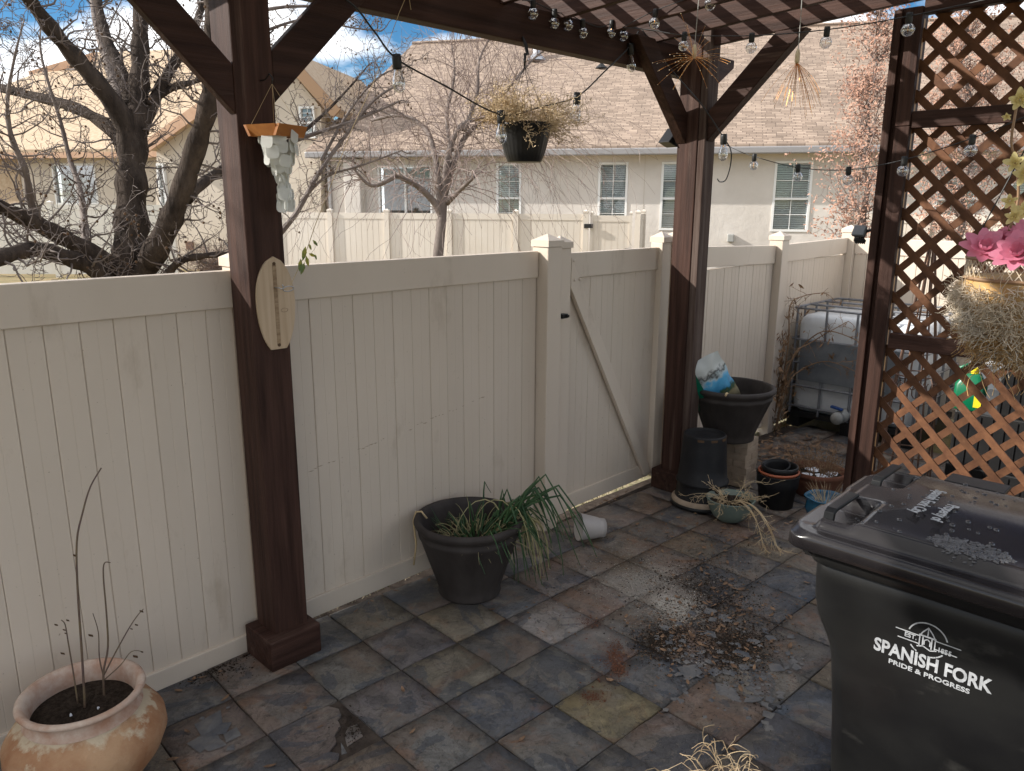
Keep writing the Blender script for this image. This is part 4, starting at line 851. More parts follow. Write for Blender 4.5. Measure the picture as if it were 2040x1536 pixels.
def text_mesh(body_, size, O, X, Y, name, mt, parent, width=None, bold=0.0, ext=.0006, align='LEFT', sp=1.0):
    cu = bpy.data.curves.new(name, 'FONT'); cu.body = body_; cu.size = size; cu.extrude = ext; cu.offset = bold; cu.resolution_u = 3; cu.space_character = sp
    ob = bpy.data.objects.new(name, cu); COL.objects.link(ob); dg = bpy.context.evaluated_depsgraph_get(); me = bpy.data.meshes.new_from_object(ob.evaluated_get(dg)); bpy.data.objects.remove(ob); bpy.data.curves.remove(cu)
    me.name = name; xs = [v.co.x for v in me.vertices]; ys = [v.co.y for v in me.vertices]; w0, w1 = min(xs), max(xs); s = (width/(w1-w0)) if width else 1.0
    org = ORG[parent.name]; Z = V(X).cross(V(Y)); 
    for v in me.vertices: v.co = V(O) + V(X)*((v.co.x-w0)*s) + V(Y)*(v.co.y*(1 if not width else 1)) + Z*v.co.z - org
    me.materials.clear(); me.materials.append(mt); o = bpy.data.objects.new(name, me); COL.objects.link(o); o.parent = parent; ORG[o.name] = org; return o
fX = V((0, -1, 0)); fY = V((-.06, 0, 1)).normalized(); fN = fX.cross(fY)
def face(y, z): return V((.745+xin(z), y, z)) + fN*.0012
text_mesh('SPANISH FORK', .060, face(-1.858, .728), fX, fY, 'lettering', M['print'], body, .322, .0018)
text_mesh('PRIDE & PROGRESS', .021, face(-1.905, .700), fX, fY, 'lettering', M['print'], body, .222, .0005)
text_mesh('EST.', .021, face(-1.941, .810), fX, fY, 'lettering', M['print'], body, .033, .0004)
text_mesh('1855', .021, face(-2.035, .797), fX, fY, 'lettering', M['print'], body, .034, .0004)
m = MB(); cz = .822; cy = -2.003; T = fN*.0012
def lp(a, b): return face(cy, cz) + fX*a + fY*b
def stroke(pts, wd):
    for a, b in zip(pts, pts[1:]):
        A_, B_ = lp(*a), lp(*b); d = (B_-A_).normalized(); s = fN.cross(d)*wd/2; m.quad(A_-s-d*wd*.3, B_-s+d*wd*.3, B_+s+d*wd*.3, A_+s-d*wd*.3)
ra_ = .054
stroke([(ra_*math.cos(t), ra_*math.sin(t)) for t in [R(18)+R(144)*k/16 for k in range(17)]], .004)
stroke([(ra_*math.cos(t), ra_*math.sin(t)) for t in [R(218)+R(22)*k/4 for k in range(5)]], .004); stroke([(ra_*math.cos(t), ra_*math.sin(t)) for t in [R(285)+R(38)*k/5 for k in range(6)]], .004)
for s in (1, -1):
    stroke([(.022*s, .006), (.088*s, .006)], .0032); stroke([(.024*s, -.021), (.080*s, -.021)], .0032)
    stroke([(0, .040), (.014*s, .022), (.019*s, .012)], .0035); stroke([(.012*s, .008), (.012*s, -.026)], .0035); stroke([(.021*s, .008), (.021*s, -.028)], .003)
stroke([(-.022, .010), (.022, .010)], .005); stroke([(0, .038), (0, .014)], .003); stroke([(-.008, -.018), (-.008, -.004), (0, .002), (.008, -.004), (.008, -.018)], .0032); stroke([(-.026, -.030), (-.01, -.024), (.01, -.032), (.026, -.026)], .0035)
m.build('emblem', M['print'], body, fix=False)
zl = zr+.090
text_mesh('Spanish Fork City', .050, V((1.19, -1.862, zl)), V((-1, 0, 0)), V((0, -1, 0)), 'lettering', M['print'], lid, .262, .0008)
text_mesh('Property of', .050, V((1.075, -1.930, zl+.001)), V((-1, 0, 0)), V((0, -1, 0)), 'lettering', M['print'], lid, .175, .0008)
rn = random.Random(3); m = MB()
for k in range(62):
    x = rn.uniform(.80, 1.42); y = rn.uniform(-2.1, -1.70); z = zr+lid_h(x, y); s = rn.uniform(.003, .009)
    m.lathe([(s, -.0005), (s*.9, s*.25), (s*.5, s*.4), (.0003, s*.45)], V((x, y, z)), 8, V((1, .3, 0)).normalized()*1.6, V((-.3, 1, 0)).normalized())
M['water'] = mat('melt_water', (.02, .02, .022), .03, spec=.8); o = m.build('meltwater_drops', M['water'], lid, smooth=True, kind='stuff')
m = MB(); O = V((.83, -2.06, 0)); nn = 22
for j in range(nn):
    for i in range(nn):
        pass
pp = []
for k in range(700):
    a = rn.uniform(0, 2*PI); rr_ = math.sqrt(rn.random()); x = O.x+.055*rr_*math.cos(a)*rn.uniform(.8, 1.1); y = O.y+.11*rr_*math.sin(a)*rn.uniform(.8, 1.1); z = zr+lid_h(x, y); s = rn.uniform(.002, .007)
    m.lathe([(s, -.001), (s*.8, s*.3), (.0003, s*.5)], V((x, y, z)), 5, V((1, rn.uniform(-.5, .5), 0)), V((rn.uniform(-.5, .5), 1, 0)))
M['slush'] = mat('grey_slush', (.035, .033, .035), .18, (.10, .098, .10), 60, 5); m.build('slush_patch', M['slush'], lid, smooth=True, kind='stuff')
# ------------------------------------------------------------------ pots
def flat_disc(m, c, r, n=28, amp=.006, seed=0):
    rq = random.Random(seed); i = len(m.v); m.v.append(V(c)); R_ = 5
    for k in range(1, R_+1):
        for j in range(n): a = 2*PI*j/n; m.v.append(V(c)+V((r*k/R_*math.cos(a), r*k/R_*math.sin(a), rq.uniform(-amp, amp) if k < R_ else -amp)))
    for j in range(n): m.f.append((i, i+1+j, i+1+(j+1) % n))
    for k in range(R_-1):
        for j in range(n): a = i+1+k*n+j; b = i+1+k*n+(j+1) % n; m.f.append((a, a+n, b+n, b))
def blades(m, c, r, n, h, lean, wd, seed, droop=1.0, fold=0.0, bias=V((0, 0, 0))):
    rq = random.Random(seed)
    for k in range(n):
        a = rq.uniform(0, 2*PI); q = r*math.sqrt(rq.random()); p = V(c)+V((q*math.cos(a), q*math.sin(a), 0)); d = V((math.cos(a)*lean*rq.uniform(.2, 1), math.sin(a)*lean*rq.uniform(.2, 1), 1)) + bias*rq.uniform(.3, 1); d.normalize(); L_ = h*rq.uniform(.4, 1.1); pts = [p]; s = 7; kk = rq.randint(2, 5) if rq.random() < fold else 99
        for i in range(s):
            d = (d + V((0, 0, -.10*droop*rq.uniform(.3, 1.6))) + V((rq.gauss(0, .06), rq.gauss(0, .06), 0))).normalized()
            if i == kk: d = (V((d.x, d.y, 0))*1.0 + bias*.5 + V((rq.gauss(0, .2), rq.gauss(0, .2), -1.2))).normalized()
            p = p + d*(L_/s); pts.append(p.copy())
        m.tube(pts, [wd*(1-.8*i/s) for i in range(s+1)], 4, caps=False)
# onion pot
oc = G(940, 1160); oc = V((1.045, .312, 0)); OK_ = 1.13
op = thing('onion_pot', 'dark grey resin pot of wilted spring onions against the fence', 'planter', oc)
prof = [(.150, 0), (.168, .003), (.170, .012), (.166, .03), (.172, .06), (.205, .18), (.236, .295), (.240, .300), (.243, .318), (.236, .325), (.243, .340), (.256, .352), (.262, .366), (.258, .380), (.244, .386), (.232, .378), (.222, .345), (.205, .25), (.195, .22)]
prof = [(r*(1.0+.13*min(1, z/.3)), z*1.13) for r, z in prof]
flute = lambda a, z: 1 + (.012*math.cos(a*14) if .05 < z < .29 else 0)
m = MB(); m.lathe(prof, oc, 84, wob=flute, caps=(True, False)); m.build('pot', M['potgrey'], op, smooth=True)
m = MB(); flat_disc(m, oc+V((0, 0, .315)), .243, seed=1, amp=.02); m.build('soil', M['soil'], op, smooth=True)
bz = (MR*.9+MF*.0).normalized(); bz.z = 0
m = MB(); blades(m, oc+V((0, 0, .30))+MR*.08, .14, 40, .38, .9, .0078, 2, .8, .75, bz*.5); blades(m, oc+V((0, 0, .31)), .20, 34, .17, 1.2, .0032, 3, .6); m.build('onion_leaves', M['onion'], op, smooth=True)
m = MB(); blades(m, oc+V((0, 0, .32))+MR*.05, .15, 120, .20, 1.6, .003, 5, 1.5, .4, bz*.3); m.build('withered_leaves', M['onionpale'], op)
m = MB(); rq = random.Random(9); e0_ = oc + V((0, 0, .435)) + V((MR.x, MR.y, 0)).normalized()*.262
for k in range(46):
    p = e0_ + V((rq.gauss(0, .022), rq.gauss(0, .022), rq.uniform(-.03, .05))) - V((MR.x, MR.y, 0))*rq.uniform(0, .08); d = (V((MR.x, MR.y, 0))*rq.uniform(.3, 1.2)+V((rq.gauss(0, .25), rq.gauss(0, .25), .5))).normalized(); pts = [p]; L_ = rq.uniform(.2, .47); s = 8
    for i in range(s):
        d = (d+V((rq.gauss(0, .05), rq.gauss(0, .05), -.55))).normalized(); p = p+d*(L_/s); p.z = max(p.z, .008); pts.append(p.copy())
    m.tube(pts, [.0042*(1-.7*i/s) for i in range(s+1)], 4, caps=False)
m.build('withered_leaves', M['onionpale'], op)
m = MB()
for k in range(26):
    p = e0_ + V((rq.gauss(0, .03), rq.gauss(0, .03), -.01)) - V((MR.x, MR.y, 0))*rq.uniform(0, .1); d = (V((MR.x, MR.y, 0))*rq.uniform(.3, 1.0)+V((0, 0, rq.uniform(.4, 2.2)))).normalized(); pts = [p]; L_ = rq.uniform(.35, .78); s = 9; f_ = rq.randint(1, 4)
    for i in range(s):
        d = (d+V((rq.gauss(0, .05), rq.gauss(0, .05), -.16))).normalized()
        if i == f_: d = (V((d.x, d.y, -1.3))).normalized()
        p = p+d*(L_/s); p.z = max(p.z, .01); pts.append(p.copy())
    m.tube(pts, [.0085*(1-.8*i/s) for i in range(s+1)], 5, caps=False)
m.build('onion_leaves', M['onion'], op, smooth=True)
for (aa, ln) in ((G(829, 1040, .38), .30), (G(1045, 1040, .38), .12)):
    d = V((aa.x-oc.x, aa.y-oc.y, 0)).normalized(); p = oc+d*.292+V((0, 0, .425)); m = MB(); m.tube([p-d*.06+V((0, 0, -.02)), p-d*.03+V((0, 0, .018)), p+V((0, 0, .014)), p+d*.016+V((0, 0, -.04)), p+d*.012+V((.01, 0, -ln*.6)), p+d*.02+V((.0, 0, -ln))], .0055, 6); m.build('rope_handle', M['tan'], op, smooth=True)
# small cream pot on its side
a_, b_ = G(1142, 1082), G(1205, 1062); ax = V((b_.x-a_.x, b_.y-a_.y, 0)).normalized(); ax = (V((MR.x, MR.y, 0)).normalized()*.97 + V((MF.x, MF.y, 0)).normalized()*.22).normalized()
r0, r1, ln = .088, .064, .165; tl = math.atan((r0-r1)/ln); axx = (ax*math.cos(tl)+V((0, 0, -math.sin(tl)))*1).normalized(); c0 = G(1152, 1075); c0.z = r0*math.cos(tl)+.001
Yv = V((0, 0, 1)).cross(axx).normalized(); Xv = Yv.cross(axx)
cp = thing('plastic_pot', 'empty cream plastic pot lying on its side on the slate', 'pot', V((c0.x, c0.y, 0)))
m = MB(); m.lathe([(r0, 0), (r0-.001, .001), (.0665, .122), (.0655, .125), (.0635, .127), (.0625, .132), (.060, .168), (.0, .168), (.0, .164), (.056, .163), (.083, .002), (r0, 0)], c0, 40, Xv, Yv, axx); m.build('pot', M['creampot'], cp, smooth=True)
# upturned nursery pots on an old saucer
tc_ = G(1408, 985); tc_ = V((3.05, .075, 0))
nt_ = thing('nursery_pot', 'tall upturned black nursery pots stacked on a round tyre saucer', 'pots', tc_)
m = MB(); m.lathe([(.18, 0), (.205, .006), (.213, .022), (.20, .04), (.19, .055), (.16, .058), (.0, .058)], tc_, 40, caps=(True, False)); m.build('saucer', M['blackp'], nt_, smooth=True)
m = MB(); m.lathe([(.204, .034), (.206, .048), (.186, .066), (.172, .066)], tc_, 40); m.build('dirt_ring', M['brickb'], nt_, smooth=True)
m = MB(); m.lathe([(.178, .060), (.184, .062), (.186, .072), (.178, .078), (.168, .19), (.170, .195), (.0, .195)], tc_, 40); m.build('pot', M['nursery'], nt_, smooth=True)
m = MB(); m.lathe([(.172, .172), (.181, .174), (.182, .188), (.172, .192), (.162, .29), (.160, .30), (.145, .508), (.144, .515), (.139, .52), (.132, .52), (.130, .514), (.06, .512), (.0, .514)], tc_, 44); pt = m.build('pot', M['nursery'], nt_, smooth=True)
for k in range(5):
    a = R(200+k*36); d = V((math.cos(a), math.sin(a), 0)); m = MB(); m.obox(tc_+d*.1432+V((0, 0, .500)), d.cross(UP), d, UP, .022, .004, .008); m.build('drain_slot', M['mark'], pt)
# green glazed bowl with straw
bc = V((2.93, -.215, 0)); bw = thing('glazed_bowl', 'pale green bowl planter trailing dry straw stems', 'planter', bc)
m = MB(); m.lathe([(.05, 0), (.075, .004), (.105, .03), (.135, .075), (.150, .125), (.156, .150), (.161, .156), (.156, .161), (.147, .155), (.138, .115), (.12, .11)], bc, 44, caps=(True, False)); m.build('pot', M['greenpot'], bw, smooth=True)
m = MB(); flat_disc(m, bc+V((0, 0, .13)), .142, seed=4, amp=.008); m.build('soil', M['soil'], bw)
m = MB(); rq = random.Random(12); cfg = dict(seg=(7, 4, 3), kink=(.14, .25, .3), trop=V((0, 0, -1)), tw=(.10, .02, .0), rmin=.0012, kids=(1, 1), prob=(.75, .6), len=(.32, .5), ang=.7); tips = []
for k in range(17):
    a = rq.uniform(0, 2*PI); grow(m, bc+V((.04*math.cos(a), .04*math.sin(a), .13)), V((math.cos(a), math.sin(a), .9)), rq.uniform(.15, .30), .0026, 0, cfg, rq, tips)
for k in range(5):
    d = V((-.55, -.75, .7)) + V((rq.gauss(0, .12), rq.gauss(0, .12), 0)); pts = [bc+V((-.02, -.03, .14))]; p = pts[0].copy()
    for i in range(12): d = (d+V((rq.gauss(0, .05), rq.gauss(0, .05), -.20 if p.z > .03 else .05))).normalized(); p = p+d*.055; p.z = max(p.z, .012); pts.append(p.copy())
    m.tube(pts, [.0035*(1-.6*i/12) for i in range(13)], 4)
    for i in range(5, 12): grow(m, pts[i], d+V((rq.gauss(0, .6), rq.gauss(0, .6), .3)), .09, .0016, 1, cfg, rq, tips)
m.build('straw_stems', M['dry'], bw, fix=False)
# stack of dark pots with an orange one between
sc_ = V((3.40, -.315, 0)); sp_ = thing('plastic_pot', 'stacked dark plastic pots with an orange rim showing between', 'pots', sc_)
m = MB(); m.lathe([(.105, 0), (.115, .003), (.132, .145), (.140, .15), (.142, .20), (.145, .235), (.148, .24), (.140, .242), (.135, .235), (.125, .1), (.0, .1)], sc_, 40, caps=(True, False)); m.build('pot', M['nursery'], sp_, smooth=True)
m = MB(); m.lathe([(.11, .12), (.128, .242), (.139, .246), (.140, .258), (.133, .262), (.127, .255), (.12, .15)], sc_+V((.004, 0, 0)), 40); m.build('pot', M['orangep'], sp_, smooth=True)
m = MB(); m.lathe([(.10, .15), (.118, .265), (.124, .27), (.124, .295), (.117, .298), (.112, .28), (.10, .19), (.0, .19)], sc_+V((.008, -.004, 0)), 40); m.build('pot', M['blackp'], sp_, smooth=True)
q_ = sc_+V((-.012, .008, .285)); tx = V((1, 0, .25)).normalized(); m = MB(); m.lathe([(.06, -.09), (.085, .0), (.089, .003), (.089, .015), (.083, .016), (.078, -.01), (.055, -.085)], q_, 36, tx, V((0, 1, 0)), tx.cross(V((0, 1, 0)))); m.build('pot', M['nursery'], sp_, smooth=True)
# dark terracotta bowl with snow and dead stalks
dc = V((3.83, -.42, 0)); db = thing('terracotta_bowl', 'dark terracotta bowl with dead stalks and a skin of snow', 'planter', dc)
m = MB(); m.lathe([(.14, 0), (.15, .004), (.178, .12), (.19, .15), (.197, .155), (.197, .185), (.188, .188), (.178, .165), (.16, .12)], dc, 44, caps=(True, False)); m.build('pot', M['terradk'], db, smooth=True)
m = MB(); flat_disc(m, dc+V((0, 0, .15)), .178, seed=6, amp=.01); m.build('soil', M['soil'], db)
m = MB(); rq = random.Random(14)
for (ox, oy, rr_) in ((-.05, -.06, .06), (.05, .06, .05), (-.09, .04, .04), (.06, -.08, .045)): m.lathe([(rr_, .006), (rr_*.7, .013), (rr_*.3, .016), (.0004, .017)], dc+V((ox, oy, .149)), 14, wob=lambda a, z: 1+.2*math.sin(a*3+ox*40)+.1*math.sin(a*7))
m.build('snow', M['snow'], db, smooth=True, kind='stuff')
m = MB(); tips = []; cfg2 = dict(cfg, trop=V((0, 0, 1)), tw=(.05, .02, 0), kids=(2, 1))
for k in range(36):
    a = rq.uniform(0, 2*PI); q = .15*math.sqrt(rq.random()); grow(m, dc+V((q*math.cos(a), q*math.sin(a), .145)), V((math.cos(a)*.4, math.sin(a)*.4, 1)), rq.uniform(.08, .24), .003, 0, cfg2, rq, tips)
m.build('dead_stalks', M['drybrown'], db, fix=False)
# blue glazed pot with a tuft of straw
uc = V((3.40, -.66, 0)); up_ = thing('glazed_pot', 'small bright blue glazed pot behind the trash cart', 'planter', uc)
m = MB(); m.lathe([(.08, 0), (.10, .005), (.125, .07), (.118, .12), (.13, .15), (.137, .155), (.13, .16), (.12, .14), (.1, .11), (0, .11)], uc, 40, wob=lambda a, z: 1+.03*math.cos(a*6), caps=(True, False)); m.build('pot', M['bluepot'], up_, smooth=True)
m = MB(); blades(m, uc+V((0, 0, .11)), .06, 40, .16, .9, .002, 21, .6); m.build('straw_tuft', M['dry'], up_)
# stack of tan blocks carrying the big pot
kc = V((3.62, .10, 0)); kb = thing('block_stack', 'square stack of tan paving blocks under the big grey pot', 'blocks', kc)
z = 0
for k in range(7):
    ang = R(random.Random(k).uniform(-4, 4))+R(3); X = V((math.cos(ang), math.sin(ang), 0)); Y = V((-X.y, X.x, 0))
    for s in (-1, 1):
        U_, W_ = (X, Y) if k % 2 else (Y, X)
        m = MB(); m.obox(kc+W_*(s*.0515)+V((0, 0, z+.026)), U_, W_, UP, .1, .05, .0255); m.build('block', M['brickb'], kb, bevel=.004)
    z += .0518
KZ = z
bp = kc+V((-.08, .055, KZ)); big = thing('big_pot', 'big dark grey fluted pot raised on tan blocks', 'planter', bp)
k_ = .93; kr = 1.06
m = MB(); m.lathe([(r*kr, zz*k_) for r, zz in prof[:-3]] + [(.25*kr, .34*k_), (.20*kr, .2*k_), (0, .2*k_)], bp, 84, wob=lambda a, z: 1 + (.014*math.cos(a*14) if .05 < z < .32 else 0), caps=(True, False)); m.build('pot', M['potgrey'], big, smooth=True)
d = V((-.9, -.35, 0)).normalized(); p = bp+d*.30+V((0, 0, .395)); m = MB(); m.tube([p-d*.05, p+V((0, 0, .015)), p+d*.05+V((0, 0, .01))], .008, 6); m.build('rope_handle', M['tan'], big, smooth=True)
# bag of soil leaning in it
m = MB(); O = bp+V((-.03, .0, .16)); X = (V((MR.x, MR.y, 0)).normalized()); Z = (V((-.42, .0, 1))*1.0 + X*-.35).normalized(); X = (X-Z*X.dot(Z)).normalized(); Yb = Z.cross(X)
bag = thing('soil_bag', 'crumpled bag of potting soil with blue picture print leaning in the big pot', 'bag', O)
nu, nv = 18, 22; rq = random.Random(2)
for side in (1, -1):
    i0 = len(m.v)
    for j in range(nv+1):
        for i in range(nu+1):
            u = -1+2*i/nu; v = j/nv; th_ = .075*(1-abs(u)**2.6)*(math.sin(PI*min(1, v*1.02))**.45)
            q = O+X*(u*.17*(1-.08*abs(math.sin(v*9))))+Z*(v*.56)+Yb*(side*th_); q += V((mnoise.noise(q*14), mnoise.noise(q*14+V((9, 0, 0))), mnoise.noise(q*14+V((0, 9, 0)))))*.012; m.v.append(q)
    for j in range(nv):
        for i in range(nu): k = i0+j*(nu+1)+i; m.f.append((k, k+1, k+nu+2, k+nu+1))
bm_ = bpy.data.materials.new('printed_bag'); bm_.use_nodes = True; t, pb_ = nodes(bm_); nn_ = t.nodes.new; ll = t.links.new; pb_.inputs['Roughness'].default_value = .3
gg = nn_('ShaderNodeNewGeometry'); dd_ = nn_('ShaderNodeVectorMath'); dd_.operation = 'SUBTRACT'; ll(gg.outputs['Position'], dd_.inputs[0]); dd_.inputs[1].default_value = O
dz_ = nn_('ShaderNodeVectorMath'); dz_.operation = 'DOT_PRODUCT'; ll(dd_.outputs[0], dz_.inputs[0]); dz_.inputs[1].default_value = Z
dx_ = nn_('ShaderNodeVectorMath'); dx_.operation = 'DOT_PRODUCT'; ll(dd_.outputs[0], dx_.inputs[0]); dx_.inputs[1].default_value = X
nz_ = nn_('ShaderNodeTexNoise'); nz_.inputs['Scale'].default_value = 22; nz_.inputs['Detail'].default_value = 6; ll(dd_.outputs[0], nz_.inputs['Vector'])
ad = nn_('ShaderNodeMath'); ad.operation = 'MULTIPLY_ADD'; ll(nz_.outputs['Fac'], ad.inputs[0]); ad.inputs[1].default_value = .14; ll(dz_.outputs['Value'], ad.inputs[2])
rp_ = nn_('ShaderNodeValToRGB'); ll(ad.outputs[0], rp_.inputs[0]); e = rp_.color_ramp.elements; e[0].position = .19; e[0].color = (.35, .36, .37, 1); e[1].position = .215; e[1].color = (.10, .09, .06, 1)
for (ps, cc) in ((.29, (.22, .18, .10)), (.33, (.02, .06, .03)), (.355, (.04, .20, .36)), (.44, (.10, .38, .62)), (.47, (.42, .50, .52)), (.50, (.05, .05, .05)), (.53, (.5, .52, .5))): q = e.new(ps); q.color = (*cc, 1)
gs = nn_('ShaderNodeMapRange'); ll(dx_.outputs['Value'], gs.inputs['Value']); gs.inputs['From Min'].default_value = -.05; gs.inputs['From Max'].default_value = -.052
mx_ = nn_('ShaderNodeMix'); mx_.data_type = 'RGBA'; ll(gs.outputs[0], mx_.inputs['Factor']); ll(rp_.outputs[0], mx_.inputs['A']); mx_.inputs['B'].default_value = (0, .11, .06, 1); ll(mx_.outputs['Result'], pb_.inputs['Base Color'])
m.build('sack', bm_, bag, smooth=True)
# big terracotta jar in the corner
def jar_mat():
    m_ = mat('peeling_terracotta', (.30, .135, .06), .85, (.44, .27, .15), 6, 9, (1,1,1), .8, 55, .008, dirt=((.17, .075, .04), 11, .60, .8)); t, p = nodes(m_); n = t.nodes.new; l = t.links.new
    src = p.inputs['Base Color'].links[0].from_socket; g = n('ShaderNodeNewGeometry'); s = n('ShaderNodeSeparateXYZ'); l(g.outputs['Position'], s.inputs[0])
    z = n('ShaderNodeTexNoise'); z.inputs['Scale'].default_value = 11; z.inputs['Detail'].default_value = 8; z.inputs['Roughness'].default_value = .6; l(g.outputs['Position'], z.inputs['Vector'])
    a = n('ShaderNodeMath'); a.operation = 'MULTIPLY_ADD'; l(z.outputs['Fac'], a.inputs[0]); a.inputs[1].default_value = .30; l(s.outputs[2], a.inputs[2])
    r = n('ShaderNodeMapRange'); l(a.outputs[0], r.inputs['Value']); r.inputs['From Min'].default_value = .418; r.inputs['From Max'].default_value = .445
    x = n('ShaderNodeMix'); x.data_type = 'RGBA'; l(r.outputs[0], x.inputs['Factor']); l(src, x.inputs['A']); x.inputs['B'].default_value = (.52, .42, .29, 1); l(x.outputs['Result'], p.inputs['Base Color'])
    return m_
jc = G(178, 1500, .12); jc = V((-.895, .235, 0)); jar = thing('terracotta_jar', 'weathered orange terracotta jar holding thin bare saplings', 'planter', jc)
JS = .96; JZ = .90
m = MB(); m.lathe([(r*JS, zz*JZ) for r, zz in [(.13, 0), (.15, .004), (.20, .06), (.25, .13), (.275, .20), (.272, .25), (.240, .30), (.210, .325), (.192, .338)]], jc, 64, wob=lambda a, z: 1+.006*math.sin(a*3)+.004*math.sin(a*5+z*20), caps=(True, False)); m.build('body', jar_mat(), jar, smooth=True)
m = MB(); m.lathe([(r, zz*JZ) for r, zz in [(.193, .335), (.183, .350), (.180, .372), (.188, .388), (.203, .397), (.208, .405), (.205, .415), (.194, .420), (.182, .412), (.172, .39), (.166, .35), (.170, .32)]], jc, 64); m.build('neck', M['terrarim'], jar, smooth=True)
m = MB(); flat_disc(m, jc+V((0, 0, .31)), .17, seed=8, amp=.008); m.build('soil', M['soil'], jar)
m = MB()
for (ox, oy, rr_) in ((.03, -.06, .005), (-.05, -.03, .004)): m.lathe([(rr_, .0), (rr_*.7, .008), (.0004, .011)], jc+V((ox, oy, .312)), 14, wob=lambda a, z: 1+.25*math.sin(a*3+ox*60)+.15*math.sin(a*7))
m.build('snow', M['snow'], jar, smooth=True, kind='stuff')
def px_stem(name, P, y, r0_, r1_, mt, leafy=()):
    pts = smooth_path([AY(q[0], q[1], y) for q in P], 4); n = len(pts); m = MB(); m.tube(pts, [r0_+(r1_-r0_)*k/n for k in range(n)], 6); o = m.build(name, mt, jar, smooth=True)
    for (lx, ly, s) in leafy:
        c = AY(lx, ly, y); l = MB(); u = V((.6, .2, -.8)).normalized()*s; v = V((.7, -.5, .3)).normalized()*s*.5; l.quad(c-u, c+v, c+u, c-v); l.quad(c-u, c-v+V((0, .004, 0)), c+u, c+v*.4+V((0, .006, 0))); l.build('leaf', M['mark'], jar)
M['stem'] = mat('sapling_stem', (.15, .11, .055), .7, (.10, .06, .05), 14, 4)
px_stem('sapling', [(170, 1420), (163, 1300), (155, 1180), (153, 1080), (165, 1020), (180, 970), (202, 932)], .225, .0042, .0022, M['stem'], ((150, 1107, .012),))
px_stem('sapling', [(208, 1395), (206, 1340), (215, 1290), (212, 1220), (206, 1150), (208, 1122), (220, 1121)], .25, .004, .0018, M['stem'])
px_stem('sapling', [(207, 1345), (230, 1300), (258, 1250), (275, 1225), (286, 1213)], .25, .003, .0014, M['stem'], ((282, 1218, .012), (272, 1245, .01), (262, 1253, .008)))
px_stem('sapling', [(207, 1355), (240, 1325), (262, 1298), (285, 1298)], .25, .0024, .0012, M['stem'], ((270, 1308, .016), (283, 1299, .008)))
px_stem('sapling', [(207, 1350), (198, 1310), (196, 1260), (185, 1222)], .25, .0026, .0012, M['stem'], ((181, 1266, .014),))
px_stem('sapling', [(155, 1400), (146, 1340), (136, 1280), (130, 1245), (122, 1235)], .23, .003, .0014, M['stem'], ((125, 1302, .012), (112, 1245, .010), (135, 1236, .009), (128, 1255, .008), (131, 1262, .007)))
# dried plant in a clay pot in the sun at the front
dp = V((.36, -1.66, 0)); dpl = thing('dried_plant', 'straw coloured dried plant in a clay pot lit by the sun', 'planter', dp)
m = MB(); m.lathe([(.10, 0), (.11, .004), (.14, .22), (.155, .225), (.158, .27), (.15, .275), (.14, .26), (.13, .2), (0, .23)], dp, 36, caps=(True, False)); m.build('pot', M['terra'], dpl, smooth=True)
m = MB(); rq = random.Random(6); tips = []
cfg3 = dict(seg=(8, 5), kink=(.07, .22), trop=V((0, 0, -1)), tw=(.05, .35), rmin=.0012, kids=(2,), prob=(.85,), len=(.34,), ang=.8)
for k in range(12):
    tgt = D(1290+rq.uniform(0, 200), 1462+rq.uniform(0, 70), 2.35); a = dp+V((rq.gauss(0, .03), rq.gauss(0, .03), .24)); d = (tgt-a); grow(m, a, d.normalized()+UP*.12, d.length*rq.uniform(.85, 1.1), .0034, 0, cfg3, rq, tips)
m.build('dry_stems', M['dry'], dpl, fix=False)
